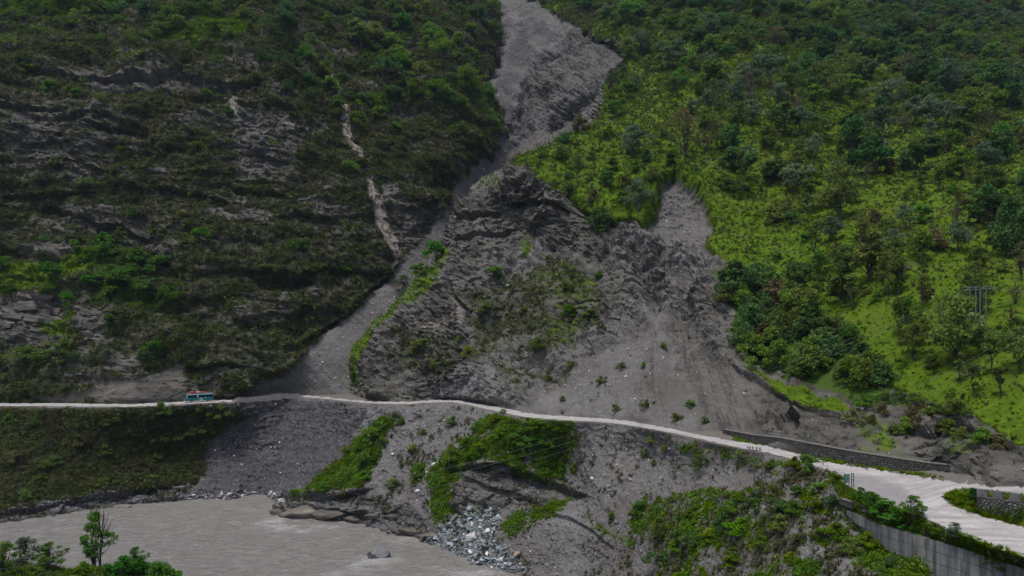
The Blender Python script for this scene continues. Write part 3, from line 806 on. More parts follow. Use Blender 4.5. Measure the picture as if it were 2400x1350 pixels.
    bare = np.maximum(bare, soft([(1740, 1160), (1880, 1140), (1900, 1190), (1780, 1220)], wu, wv, 14, 0.8))
    verge = sstep(14, 3, vin0 - V) * (V < vin0 - 1) * sstep(1700, 1740, U) * sstep(2240, 2200, U) * 0.7
    cov['G'] = combine(verge * (0.8 + nv), g * (0.85 + 1.0 * nv), rightveg * (0.3 + 1.25 * nv) * (1 - bare), above * (0.8 + 0.6 * nv), wedge, lip * (0.8 + nv), crest, line)
    cov['W'] = wet * (0.9 + 0.3 * nv)
    cov['D'] = np.maximum(scrub * 0.85, rightveg * (0.25 - 0.8 * nv))
    cov['V'] = scrub * np.clip(0.1 + 1.1 * fbm(P, 9.0, 3, .55, 401).reshape(U.shape), 0, 0.5)
    cov['R'] = rockc * (1 - 0.75 * np.clip(g, 0, 1)) * (1 - 0.6 * scrub)
    cov['E'] = np.where(e < 4, 0.9, 0) * (1 - wedge)
    cov['E'] = np.maximum(cov['E'], 0.5 * sstep(9, 4, e) * (1 - scrub))
    gapm = sstep(540, 562, U + a * 20) * sstep(712, 690, U + a * 20)
    cov['E'] *= 1 - gapm; cov['W'] = np.maximum(cov['W'], gapm * 0.8 * (e < 12))
    f = disp_fields(P, 'C')
    sh = lambda q: f[q].reshape(U.shape)
    run = fbm(np.stack([P[:, 0] + P[:, 2] * 0.45, P[:, 1] * 0.2, P[:, 2] * 0.06], 1), 4.0, 4, 0.58, 421).reshape(U.shape)
    st = strata(P, (0.12, 0.0), 1.5, 31).reshape(U.shape)
    Rr = np.clip(rockc, 0, 1)
    dsp = 1.3 * sh('fb8') + 0.35 * sh('fb2') + (1 - Rr) * (0.5 * run + 0.25 * sh('fc2')) + Rr * (1.0 * sh('fc') + 0.45 * sh('fc2') + 1.1 * st + 1.0 * sh('fb8'))
    dsp += scrub * 0.8 * sh('fb2') + np.clip(g + rightveg, 0, 1) * (0.7 * fbm(P, 4.0, 3, .5, 431).reshape(U.shape))
    for line, o_, i_, r_ in [([(1090, 1092), (1180, 1082), (1280, 1120), (1345, 1148)], 1.0, 3.0, 22), ([(0, 1200), (200, 1172), (330, 1150), (410, 1140)], 0.8, 2.2, 9), ([(670, 1168), (760, 1172), (850, 1148)], 1.6, 2.0, 14),
                             ([(640, 1190), (700, 1190), (800, 1196), (860, 1205)], .6, 1.6, 8), ([(1290, 1192), (1390, 1240), (1430, 1275)], .5, 1.0, 8)]:
        dsp = ledge(dsp, U, V + b * 6, line, o_, i_, r_)
    dsp *= sstep(1, 16, e) * np.clip(D / 170, 0.4, 1.3)
    dsp *= 1 - 0.75 * above
    Pg = P0 + N * dsp[..., None]
    # under the road the bench lies 6 cm lower
    Pg[..., 2] -= np.where(e <= 0, 0.06, 0.0)
    vin = interp(ROAD_IN, U)
    Pg[..., 2] += gapm * np.where(e <= 0, 3.2 * np.clip(-e / 18.0, 0, 1) + 0.5 * np.abs(sh('fb2')), 0)        # slide debris heaped on the buried road
    keep = V > vin - 22
    finish_sheet('embankment', U, V, Pg, cov, keep, 'gravel bank with scree and grass patches falling from the road to the river')

build_A(); build_B(); build_C()

# ---- river
def build_river():
    xs = grid_axis(-420, -190, 40, 120, 0.8, 12.0)
    ys = grid_axis(60, 140, 245, 330, 0.8, 12.0)
    X, Y = np.meshgrid(xs, ys)
    P = np.stack([X, Y, np.zeros_like(X)], -1).reshape(-1, 3)
    q = P.copy(); q[:, 0] = P[:, 0] * 0.35 + P[:, 1] * 0.25; q[:, 1] = P[:, 1] - 0.18 * P[:, 0]
    h = 0.4 * fbm(q, 2.6, 4, 0.6, 501) + 0.35 * fbm(q, 11.0, 3, 0.5, 511)
    foam = np.zeros(len(P))
    def splash(u, v, rx, ry, amt, dx=0, dy=0):
        D = depth_at_z(v, 0.0); x = D * (u - 1200) / FPX
        d = ((P[:, 0] - x - dx) / rx) ** 2 + ((P[:, 1] - D - dy) / ry) ** 2
        return amt * np.exp(-d)
    for s in [(885, 1315, 5.5, 4.5, 1.0), (860, 1330, 6, 4, 0.8), (640, 1225, 4.5, 7.0, 0.9), (690, 1240, 7, 3.5, 0.8), (760, 1236, 8, 2.5, 0.5), (950, 1265, 7, 3, 0.5), (1100, 1345, 8, 4, 0.9), (1020, 1350, 8, 3, 0.6),
              (800, 1350, 10, 3, 0.5), (650, 1310, 8, 3, 0.3), (110, 1300, 9, 2, 0.4), (200, 1240, 16, 1.6, 0.45), (480, 1212, 6, 1.5, 0.4), (420, 1270, 3, 1.2, 0.6), (30, 1300, 10, 2, 0.5)]:
        foam = np.maximum(foam, splash(*s))
    n = fbm(q, 2.2, 4, 0.6, 531)
    foam = np.clip(1.25 * foam * (0.75 + 1.3 * n) + 0.55 * sstep(0.22, 0.6, fbm(q, 2.4, 4, 0.62, 541)), 0, 1)
    P[:, 2] = h * 1.5 + foam * (0.15 + 0.5 * np.abs(n))
    nv, nu = X.shape
    idx = np.arange(nv * nu).reshape(nv, nu)
    F = np.stack([idx[:-1, :-1], idx[:-1, 1:], idx[1:, 1:], idx[1:, :-1]], -1).reshape(-1, 4)
    T = NT('muddy_water', 0.32, 0.5)
    at = T.n('ShaderNodeAttribute', attribute_name='foam')
    fl = T.noise(0.55, 5, 0.62, stretch=((0.45, 1.5, 1.0), (0, 0, math.radians(10))), dist=0.8)
    fi = T.noise(2.0, 4, 0.65, stretch=((0.55, 1.5, 1.0), (0, 0, math.radians(10))), dist=0.6)
    c = T.mix(T.ramp(fl, [(0.3, 0.0), (0.7, 1.0)]), (0.19, 0.182, 0.17), (0.31, 0.298, 0.28))
    ff = T.math('ADD', at.outputs['Fac'], T.math('MULTIPLY_ADD', fi, 2.0, -1.22))
    ffc = T.math('MULTIPLY', ff, 1.5, clamp=True)
    c = T.mix(T.math('MULTIPLY', ffc, 0.8), c, (0.42, 0.415, 0.405))
    T.base(c)
    T.L(T.math('MULTIPLY_ADD', ffc, 0.5, 0.32), T.b.inputs['Roughness'])
    T.bump(T.math('ADD', fl, T.math('MULTIPLY', fi, 0.7)), 1.0, 1.4)
    me = mesh_np('river', P, F, T.m, True)
    a = me.attributes.new('foam', 'FLOAT', 'POINT'); a.data.foreach_set('value', foam.astype(np.float32))
    tag(link('river', me), 'silty grey brown river with white riffles at the foot of the bank', None, None, 'structure')
build_river()

# ---- road: a sheet of pale dust on the bench
def road_material():
    T = NT('road_dust', 0.95, 0.1)
    n1 = T.noise(0.35, 4, 0.6); n2 = T.noise(3.5, 3, 0.7)
    tr = T.n('ShaderNodeAttribute', attribute_name='track')
    c = T.mix(T.ramp(n1, [(0.3, 0.0), (0.7, 1.0)]), (0.32, 0.308, 0.302), (0.46, 0.447, 0.44))
    c = T.mix(T.ramp(n2, [(0.35, 0.5), (0.6, 0.0)]), c, (0.2, 0.19, 0.185))
    ft = T.math('ADD', tr.outputs['Fac'], T.math('MULTIPLY_ADD', T.noise(0.8, 5, 0.7), 1.2, -0.6))
    c = T.mix(T.math('MULTIPLY', ft, 0.9, clamp=True), c, (0.16, 0.156, 0.165))
    rut = T.noise(0.9, 4, 0.6, stretch=((0.1, 1.3, 1.0), (0, 0, math.radians(60))))
    c = T.mix(T.ramp(rut, [(0.4, 0.55), (0.55, 0.0)]), c, (0.19, 0.18, 0.176))
    T.base(c)
    T.bump(n2, 0.4, 0.08)
    return T.m
M['road'] = road_material()

def build_road():
    ua = np.arange(-330, 2740, 2.5); va = np.arange(920, 1470, 1.0)
    U, V = np.meshgrid(ua, va)
    vi = interp(ROAD_IN, U); vo = interp(ROAD_OUT, U)
    n = fbm(np.stack([U.ravel() / 14, V.ravel() / 14, np.zeros(U.size)], 1), 1.0, 3, 0.6, 601).reshape(U.shape)
    jag = n * 6.0 * sstep(1400, 2200, U) + n * 3.0
    hair = poly_sd([(2206, 1164), (2232, 1152), (2290, 1152), (2420, 1168), (2740, 1190), (2740, 1320), (2400, 1236), (2340, 1220), (2290, 1206), (2232, 1186)], U + jag, V + jag, 60)
    gap = (U > 545) & (U < 705)            # the slide buries the road here
    keep = (V > vi + jag + 0.6) & (V < vo + jag * 0.5 - 0.8) & (hair < 0) & ~gap
    D = platform_depth(U, V)
    P = to_world(U, V, D); P[..., 2] += 0.03
    nv, nu = U.shape
    idx = np.arange(nv * nu).reshape(nv, nu)
    q = np.stack([idx[:-1, :-1], idx[1:, :-1], idx[1:, 1:], idx[:-1, 1:]], -1).reshape(-1, 4)
    q = q[keep.ravel()[q].all(1)]
    used = np.zeros(nv * nu, bool); used[q.ravel()] = True
    remap = np.cumsum(used) - 1
    me = mesh_np('road', P.reshape(-1, 3)[used], remap[q], M['road'])
    tt = np.clip((V - vi) / np.maximum(vo - vi, 1), 0, 1)
    lanes = 0.5 * np.abs(2 * tt - 1) ** 3 + 0.16 * np.cos(tt * 6.28 * 2)
    track = np.maximum(lanes * (U < 1950), soft([(1945, 1102), (2040, 1116), (2110, 1136), (2160, 1176), (2140, 1200), (2040, 1172), (1990, 1140)], U, V, 8, 0.75),
                       soft([(2235, 1186), (2300, 1196), (2400, 1222), (2730, 1300), (2730, 1340), (2400, 1252), (2300, 1218)], U, V, 8, 0.6))
    at = me.attributes.new('track', 'FLOAT', 'POINT'); at.data.foreach_set('value', track.ravel()[used].astype(np.float32))
    tag(link('road', me), 'pale dusty mountain road with a hairpin junction', None, None, 'structure')
build_road()
# ------------------------------------------------------------------ vegetation prototypes
def leaf_material(name, c1, c2, var=0.3, hue=0.025, trans=0.38):
    T = NT(name, 0.75, 0.15)
    T.t.nodes.remove(T.b)
    n = T.noise(0.9, 2, 0.6)
    c = T.mix(T.ramp(n, [(0.35, 0.0), (0.65, 1.0)]), c1, c2)
    oi = T.n('ShaderNodeObjectInfo')
    hsv = T.n('ShaderNodeHueSaturation')
    T.L(T.math('MULTIPLY_ADD', oi.outputs['Random'], 2 * var, 1 - var), hsv.inputs['Value'])
    wn_ = T.n('ShaderNodeTexWhiteNoise', noise_dimensions='1D')
    T.L(oi.outputs['Random'], wn_.inputs['W'])
    T.L(T.math('MULTIPLY_ADD', wn_.outputs['Value'], 2 * hue, 0.5 - hue), hsv.inputs['Hue'])
    T.L(c, hsv.inputs['Color'])
    d = T.n('ShaderNodeBsdfDiffuse'); t = T.n('ShaderNodeBsdfTranslucent')
    T.L(hsv.outputs[0], d.inputs[0]); T.L(hsv.outputs[0], t.inputs[0])
    mx = T.n('ShaderNodeMixShader'); mx.inputs[0].default_value = trans
    T.L(d.outputs[0], mx.inputs[1]); T.L(t.outputs[0], mx.inputs[2])
    T.L(mx.outputs[0], T.out.inputs[0])
    return T.m

M['leaf_dark'] = leaf_material('leaf_dark', (0.0442,0.1014,0.0312), (0.0910,0.1820,0.0520))
M['leaf_mid'] = leaf_material('leaf_mid', (0.0750,0.1500,0.0225), (0.1375,0.2375,0.0325))
M['leaf_olive'] = leaf_material('leaf_olive', (0.0813,0.1250,0.0300), (0.1438,0.2000,0.0450))
M['leaf_grey'] = leaf_material('leaf_grey', (0.0862,0.1380,0.0782), (0.1437,0.2012,0.1150))
M['leaf_brown'] = leaf_material('leaf_brown', (0.0920,0.0828,0.0391), (0.1495,0.1323,0.0598))
M['leaf_bright'] = leaf_material('leaf_bright', (0.075, 0.14, 0.006), (0.13, 0.22, 0.01))
M['leaf_fresh'] = leaf_material('leaf_fresh', (0.0462,0.1320,0.0154), (0.0880,0.2090,0.0220))
M['grass_blade'] = leaf_material('grass_blade', (0.07, 0.13, 0.003), (0.115, 0.195, 0.004), 0.25, 0.02)
M['dry_blade'] = leaf_material('dry_blade', (0.075, 0.078, 0.038), (0.135, 0.138, 0.068), 0.35, 0.03)
M['scrub_leaf'] = leaf_material('scrub_leaf', (0.05, 0.078, 0.02), (0.095, 0.125, 0.035), 0.4, 0.03)
M['bark'] = simple_material('bark', (0.035, 0.03, 0.025), (0.085, 0.075, 0.065), 3.0, rand=0.3)
M['bark_pale'] = simple_material('bark_pale', (0.1, 0.095, 0.085), (0.2, 0.19, 0.17), 3.0)

def leaf_quads(C, size, rng, up=0.35, aspect=0.55):
    """Leaf-sized quads, folded nowhere, at the points C with random facing that leans to the sky."""
    n = len(C)
    nrm = rng.normal(size=(n, 3)); nrm[:, 2] = np.abs(nrm[:, 2]) + up
    nrm /= np.linalg.norm(nrm, axis=1)[:, None]
    r = rng.normal(size=(n, 3))
    t = np.cross(nrm, r); t /= np.linalg.norm(t, axis=1)[:, None] + 1e-9
    b = np.cross(nrm, t)
    s = size * rng.uniform(0.6, 1.35, n)[:, None]
    v = np.stack([C - t * s * 0.5, C - b * s * 0.5 * aspect, C + t * s * 0.5, C + b * s * 0.5 * aspect], 1).reshape(-1, 3)
    f = np.arange(4 * n).reshape(n, 4)
    return v, f

def tube(pts, radii, sides=5):
    pts = np.asarray(pts, float)
    V, F = [], []
    for i, p in enumerate(pts):
        d = pts[min(i + 1, len(pts) - 1)] - pts[max(i - 1, 0)]
        d /= np.linalg.norm(d) + 1e-9
        a = np.cross(d, (0.31, 0.93, 0.2)); a /= np.linalg.norm(a) + 1e-9
        b = np.cross(d, a)
        for k in range(sides):
            an = 2 * math.pi * k / sides
            V.append(p + radii[i] * (math.cos(an) * a + math.sin(an) * b))
    for i in range(len(pts) - 1):
        for k in range(sides):
            F.append((i * sides + k, i * sides + (k + 1) % sides, (i + 1) * sides + (k + 1) % sides, (i + 1) * sides + k))
    return np.array(V), np.array(F)

def merge(parts):
    V, F, o = [], [], 0
    for v, f in parts:
        V.append(v); F.append(f + o); o += len(v)
    return np.concatenate(V), np.concatenate(F)

def tree_proto(kind, seed, H=1.0):
    """Unit-height tree: returns (trunk mesh, crown mesh). Kinds differ in habit."""
    rng = np.random.default_rng(seed)
    lean = rng.normal(0, 0.05, 2)
    P = dict(
        round=dict(t0=0.22, cz=(0.3, 0.95), rw=0.42, ncl=26, lpc=76, cs=0.146, ls=0.065, trunks=1),
        umbrella=dict(t0=0.35, cz=(0.62, 0.95), rw=0.62, ncl=24, lpc=76, cs=0.146, ls=0.067, trunks=2),
        slender=dict(t0=0.35, cz=(0.36, 0.98), rw=0.2, ncl=20, lpc=57, cs=0.101, ls=0.050, trunks=1),
        spread=dict(t0=0.2, cz=(0.32, 0.98), rw=0.5, ncl=34, lpc=57, cs=0.134, ls=0.056, trunks=1),
        bare=dict(t0=0.2, cz=(0.4, 0.98), rw=0.42, ncl=40, lpc=12, cs=0.1, ls=0.04, trunks=1),
        shrub=dict(t0=0.05, cz=(0.12, 0.92), rw=0.62, ncl=24, lpc=68, cs=0.224, ls=0.095, trunks=3),
        bushy=dict(t0=0.1, cz=(0.2, 0.95), rw=0.5, ncl=30, lpc=72, cs=0.168, ls=0.078, trunks=2),
        near=dict(t0=0.18, cz=(0.2, 0.97), rw=0.28, ncl=46, lpc=60, cs=0.085, ls=0.036, trunks=2),
        dead=dict(t0=0.3, cz=(0.5, 1.0), rw=0.25, ncl=12, lpc=3, cs=0.05, ls=0.03, trunks=1),
    )[kind]
    P['rw'] *= rng.uniform(0.72, 1.35); P['ncl'] = max(6, int(P['ncl'] * rng.uniform(0.6, 1.2))); P['cs'] *= rng.uniform(0.8, 1.25)
    z0, z1 = P['cz']; z0 *= rng.uniform(0.75, 1.35)
    cl = []
    for i in range(P['ncl']):
        t = rng.uniform(0, 1)
        z = z0 + (z1 - z0) * t
        prof = math.sqrt(max(0.05, 1 - (2 * t - 0.85) ** 2)) if kind not in ('slender', 'umbrella', 'shrub') else (0.55 + 0.7 * (0.5 - abs(t - 0.4)) if kind == 'slender' else (1.05 - 0.75 * t * t))
        r = P['rw'] * prof * math.sqrt(rng.uniform(0.05, 1))
        an = rng.uniform(0, 2 * math.pi)
        cl.append((r * math.cos(an) + lean[0] * z, r * math.sin(an) + lean[1] * z, z))
    cl = np.array(cl)
    skew = 1 + rng.uniform(0.15, 0.5) * np.cos(np.arctan2(cl[:, 1], cl[:, 0]) - rng.uniform(0, 6.28))
    cl[:, :2] *= skew[:, None]
    parts = []
    for j in range(P['trunks']):
        base = np.array([0.03 * j * math.cos(j * 2.1), 0.03 * j * math.sin(j * 2.1), -0.04])
        top = np.array([lean[0] + rng.normal(0, 0.06), lean[1] + rng.normal(0, 0.06), z1 * 0.85])
        mid = base * 0.5 + top * 0.5 + np.array([rng.normal(0, 0.04), rng.normal(0, 0.04), 0])
        r0 = 0.028 if P['trunks'] == 1 else 0.02
        parts.append(tube([base, base * 0.75 + mid * 0.25 + rng.normal(0, 0.01, 3), mid, top], [r0, r0 * 0.8, r0 * 0.5, r0 * 0.15]))
        for c in cl[j::P['trunks']][: (26 if kind in ('bare', 'dead') else 14)]:
            t = rng.uniform(P['t0'], 0.75)
            s = base * (1 - t) + mid * t if t < 0.5 else mid * (2 - 2 * t) + top * (2 * t - 1)
            s = s.copy(); s[2] = min(s[2], c[2] - 0.02)
            m = s * 0.5 + c * 0.5 + rng.normal(0, 0.02, 3); m[2] -= 0.02
            parts.append(tube([s, m, c], [0.011, 0.007, 0.0025], 4))
    tv, tf = merge(parts)
    C = []
    for c in cl:
        n = max(1, int(P['lpc'] * rng.uniform(0.6, 1.4)))
        d = rng.normal(size=(n, 3)); d /= np.linalg.norm(d, axis=1)[:, None]
        d *= (rng.uniform(0.2, 1, n) ** 0.5)[:, None] * P['cs'] * rng.uniform(0.7, 1.3)
        d[:, 2] *= 0.6
        C.append(c + d)
    C = np.concatenate(C)
    C[:, 2] = np.maximum(C[:, 2], 0.02)
    lv, lf = leaf_quads(C, P['ls'] * 1.25, rng)
    return (tv, tf), (lv, lf)

KINDS = {  # kind: (habit, leaf material, bark, variants)
    'broadleaf': ('round', 'leaf_mid', 'bark', 5), 'dark': ('bushy', 'leaf_dark', 'bark', 5), 'grey': ('spread', 'leaf_grey', 'bark', 4), 'olive': ('spread', 'leaf_olive', 'bark', 5),
    'brown': ('bare', 'leaf_brown', 'bark', 5), 'slender': ('slender', 'leaf_olive', 'bark', 5), 'umbrella': ('umbrella', 'leaf_mid', 'bark', 2), 'brightbush': ('shrub', 'leaf_fresh', 'bark', 2),
    'shrub': ('shrub', 'leaf_olive', 'bark', 5), 'darkbush': ('shrub', 'leaf_dark', 'bark', 4), 'midbush': ('shrub', 'leaf_mid', 'bark', 4), 'yellowbush': ('shrub', 'leaf_bright', 'bark', 2), 'dead': ('dead', 'leaf_olive', 'bark', 2),
    'near': ('near', 'leaf_fresh', 'bark', 2), 'neargrey': ('near', 'leaf_grey', 'bark', 1), 'brownbush': ('shrub', 'leaf_brown', 'bark', 2),
}
PROTO = {}
for i, (k, (habit, lm, bm, nv)) in enumerate(KINDS.items()):
    PROTO[k] = []
    for j in range(nv):
        (tv, tf), (lv, lf) = tree_proto(habit, 100 + i * 10 + j)
        PROTO[k].append((mesh_np(k + '_trunk', tv, tf, M[bm], True), mesh_np(k + '_crown', lv, lf, M[lm])))

# ------------------------------------------------------------------ where things stand on the slopes
def ground(sheet, u, v):
    """Displaced ground point that was surveyed at (u, v)."""
    s = SHEETS[sheet]
    d = (s['u'] - u) ** 2 + (s['v'] - v) ** 2
    return s['verts'][int(np.argmin(d))]

def plant(name, kind, p, height, label, category, group=None, width=1.0, rng=random):
    """A tree or bush: Empty at its foot, trunk and crown under it (mesh data shared)."""
    t_me, c_me = rng.choice(PROTO[kind])
    o = empty(name, p, rng.uniform(0, 6.28))
    o.scale = (height * width, height * width, height)
    tag(o, label, category, group)
    link('trunk', t_me, o); link('crown', c_me, o)
    return o

# ------------------------------------------------------------------ ground cover (nobody could count it)
def instancer(name, pts, protos, scale, rot, pick, label, mat=None):
    """One object that draws a small clump at each point with geometry nodes."""
    me = bpy.data.meshes.new(name)
    n = len(pts)
    me.vertices.add(n); me.vertices.foreach_set('co', np.asarray(pts, np.float32).ravel())
    a = me.attributes.new('sc', 'FLOAT_VECTOR', 'POINT'); a.data.foreach_set('vector', np.asarray(scale, np.float32).ravel())
    a = me.attributes.new('rt', 'FLOAT_VECTOR', 'POINT'); a.data.foreach_set('vector', np.asarray(rot, np.float32).ravel())
    a = me.attributes.new('pk', 'INT', 'POINT'); a.data.foreach_set('value', np.asarray(pick, np.int32))
    o = link(name, me)
    ng = bpy.data.node_groups.new(name + '_scatter', 'GeometryNodeTree')
    ng.interface.new_socket('Geometry', in_out='INPUT', socket_type='NodeSocketGeometry')
    ng.interface.new_socket('Geometry', in_out='OUTPUT', socket_type='NodeSocketGeometry')
    gi = ng.nodes.new('NodeGroupInput'); go = ng.nodes.new('NodeGroupOutput')
    ip = ng.nodes.new('GeometryNodeInstanceOnPoints')
    ip.inputs['Pick Instance'].default_value = True
    jn = ng.nodes.new('GeometryNodeGeometryToInstance')
    for p in reversed(protos):                         # multi-input sockets list the last link first
        oi = ng.nodes.new('GeometryNodeObjectInfo'); oi.inputs['Object'].default_value = p
        oi.inputs['As Instance'].default_value = False
        ng.links.new(oi.outputs['Geometry'], jn.inputs[0])
    def attr(nm, typ, sock):
        x = ng.nodes.new('GeometryNodeInputNamedAttribute'); x.data_type = typ; x.inputs['Name'].default_value = nm
        ng.links.new(x.outputs['Attribute'], ip.inputs[sock])
    attr('sc', 'FLOAT_VECTOR', 'Scale'); attr('pk', 'INT', 'Instance Index')
    x = ng.nodes.new('GeometryNodeInputNamedAttribute'); x.data_type = 'FLOAT_VECTOR'; x.inputs['Name'].default_value = 'rt'
    e2r = ng.nodes.new('FunctionNodeEulerToRotation')
    ng.links.new(x.outputs['Attribute'], e2r.inputs[0]); ng.links.new(e2r.outputs[0], ip.inputs['Rotation'])
    ng.links.new(gi.outputs[0], ip.inputs['Points']); ng.links.new(jn.outputs[0], ip.inputs['Instance'])
    ng.links.new(ip.outputs[0], go.inputs[0])
    md = o.modifiers.new('scatter', 'NODES'); md.node_group = ng
    tag(o, label, None, None, 'stuff')
    return o

def proto_obj(name, v, f, mat):
    return bpy.data.objects.new(name, mesh_np(name, v, f, mat))       # never linked to the scene: only a shape for the scatter

def tuft(seed, blades=14, h=0.7, w=0.07, mat='grass_blade'):
    rng = np.random.default_rng(seed)
    V, F = [], []
    for i in range(blades):
        an = rng.uniform(0, 6.28); r = rng.uniform(0, 0.28)
        b = np.array([r * math.cos(an), r * math.sin(an), -0.05])
        o = np.array([math.cos(an), math.sin(an), 0]) * rng.uniform(0.15, 0.55) * h
        hh = h * rng.uniform(0.55, 1.1)
        s = np.array([-math.sin(an), math.cos(an), 0]) * w * rng.uniform(0.7, 1.4)
        k = len(V) * 1
        V += [b - s, b + s, b + o * 0.35 + s * 0.8 + np.array([0, 0, hh * 0.65]), b + o * 0.35 - s * 0.8 + np.array([0, 0, hh * 0.65])]
        F.append((k, k + 1, k + 2, k + 3))
        V += [b + o + np.array([0, 0, hh * 0.9]) - s * 0.2, b + o + np.array([0, 0, hh * 0.9]) + s * 0.2]
        F.append((k + 3, k + 2, k + 5, k + 4))
    return proto_obj('tuft', np.array(V), np.array(F), M[mat])

def shrublet(seed, n=46, r=0.55, ls=0.26, mat='scrub_leaf', flat=0.65):
    rng = np.random.default_rng(seed)
    d = rng.normal(size=(n, 3)); d /= np.linalg.norm(d, axis=1)[:, None]
    d *= (rng.uniform(0.25, 1, n) ** 0.6)[:, None] * r * (1 + 0.3 * np.sin(3 * np.arctan2(d[:, 1], d[:, 0]) + seed))[:, None]
    d[:, 2] = np.abs(d[:, 2]) * flat * 1.2
    v, f = leaf_quads(d, ls, rng, 0.3)
    return proto_obj('shrublet', v, f, M[mat])

def stone_vf(seed, n=14, flat=(1, 0.8, 0.55)):
    """Angular stone: convex hull of a few random points."""
    rng = np.random.default_rng(seed)
    p = rng.normal(size=(n, 3)); p /= np.linalg.norm(p, axis=1)[:, None]
    p *= rng.uniform(0.75, 1.1, n)[:, None] * np.array(flat) * 0.5
    bm = bmesh.new()
    for q in p: bm.verts.new(q)
    r = bmesh.ops.convex_hull(bm, input=bm.verts)
    bmesh.ops.delete(bm, geom=[g for g in r['geom_interior'] if isinstance(g, bmesh.types.BMVert)], context='VERTS')
    bmesh.ops.triangulate(bm, faces=bm.faces)
    bm.verts.index_update()
    v = np.array([q.co[:] for q in bm.verts]); f = np.array([[w.index for w in fc.verts] for fc in bm.faces])
    bm.free()
    return v, f

def scatter_points(sheet, dens, n, rng, zmin=0.2):
    s = SHEETS[sheet]
    F = s['faces']; Vt = s['verts']
    a, b, c, d = Vt[F[:, 0]], Vt[F[:, 1]], Vt[F[:, 2]], Vt[F[:, 3]]
    area = 0.5 * np.linalg.norm(np.cross(c - a, d - b), axis=1)
    dn = np.clip(dens, 0, None)[F].mean(1)
    um, vm = s['u'][F[:, 0]], s['v'][F[:, 0]]
    out = (um < -40) | (um > 2440) | (vm < -30) | (vm > 1390)
    pr = np.minimum(area, 6.0) * dn * np.where(out, 0.5, 1.0)
    pr[a[:, 2] < zmin] = 0
    i = rng.choice(len(F), n, p=pr / pr.sum())
    x, y = rng.uniform(0, 1, (2, n))[:, :, None]
    p = a[i] * (1 - x) * (1 - y) + b[i] * x * (1 - y) + c[i] * x * y + d[i] * (1 - x) * y
    nr = np.cross(c[i] - a[i], d[i] - b[i]); nr /= np.linalg.norm(nr, axis=1)[:, None] + 1e-9
    nr *= np.sign(-nr[:, 1:2] + 1e-6)
    return p, nr, F[i, 0]

def lean_rot(nr, amount, rng):
    """Euler angles that tilt the z axis part of the way to the ground normal, with a random spin."""
    z = np.array([0, 0, 1.0]) * (1 - amount) + nr * amount
    z /= np.linalg.norm(z, axis=1)[:, None]
    yaw = rng.uniform(0, 2 * math.pi, len(nr))
    # rotation = tilt * spin ; build matrices and read XYZ Euler angles
    ax = np.stack([-z[:, 1], z[:, 0], np.zeros(len(z))], 1)
    sn = np.linalg.norm(ax, axis=1); cs = z[:, 2]
    ax /= sn[:, None] + 1e-9
    K = np.zeros((len(z), 3, 3))
    K[:, 0, 1] = -ax[:, 2]; K[:, 0, 2] = ax[:, 1]; K[:, 1, 0] = ax[:, 2]; K[:, 1, 2] = -ax[:, 0]; K[:, 2, 0] = -ax[:, 1]; K[:, 2, 1] = ax[:, 0]
    R = np.eye(3)[None] + sn[:, None, None] * K + (1 - cs)[:, None, None] * (K @ K)
    Z = np.zeros((len(z), 3, 3)); Z[:, 0, 0] = np.cos(yaw); Z[:, 0, 1] = -np.sin(yaw); Z[:, 1, 0] = np.sin(yaw); Z[:, 1, 1] = np.cos(yaw); Z[:, 2, 2] = 1
    R = R @ Z
    return np.stack([np.arctan2(R[:, 2, 1], R[:, 2, 2]), -np.arcsin(np.clip(R[:, 2, 0], -1, 1)), np.arctan2(R[:, 1, 0], R[:, 0, 0])], 1)

def cover(name, specs, protos, smin, smax, lean, label, seed, zsq=1.0, sink=0.0):
    """specs: list of (sheet, density per vertex, count)."""
    rng = np.random.default_rng(seed)
    PP, RR, SS = [], [], []
    for sheet, dens, n in specs:
        p, nr, vi = scatter_points(sheet, dens, n, rng)
        PP.append(p - np.array([0, 0, sink])); RR.append(lean_rot(nr, lean, rng))
        s = smin * (smax / smin) ** (rng.uniform(0, 1, n) ** 1.6)
        s = s * np.clip(p[:, 1] / 190.0, 0.75, 2.2)
        SS.append(np.stack([s, s * rng.uniform(0.8, 1.2, n), s * zsq * rng.uniform(0.7, 1.3, n)], 1))
    P = np.concatenate(PP)
    return instancer(name, P, protos, np.concatenate(SS), np.concatenate(RR), rng.integers(0, len(protos), len(P)), label)

def cv(sheet, c):
    return SHEETS[sheet]['cov'][c]
def clampd(x): return np.clip(x, 0, 1)
def patchy(sheet, scale, lo, hi, seed):
    return sstep(lo, hi, fbm(SHEETS[sheet]['verts'], scale, 3, 0.55, seed))

MS, SP, EM = 'mountainside', 'spur', 'embankment'
_e = SHEETS[EM]['v'] - interp(ROAD_OUT, SHEETS[EM]['u'])
gapm = (SHEETS[EM]['u'] > 552) & (SHEETS[EM]['u'] < 700) & (_e < 4)
road_clear = np.where(SHEETS[EM]['u'] < 1900, sstep(5, 14, _e), 1.0)        # nothing tall grows against the road edge
road_clear = np.maximum(road_clear, (SHEETS[EM]['v'] < interp(ROAD_IN, SHEETS[EM]['u']) - 1) * 1.0)
cover('grass', [(MS, clampd(cv(MS, 'G') - 0.2), 16000), (SP, clampd(cv(SP, 'G') - 0.3) * (1 - 0.6 * cv(SP, 'V')), 64000), (EM, clampd(cv(EM, 'G') - 0.25) * road_clear, 26000)],
      [tuft(i, 12, 0.7, 0.06) for i in range(4)], 0.55, 1.35, 0.3, 'yellow green tufts of grass on the open slopes', 21, 0.8)
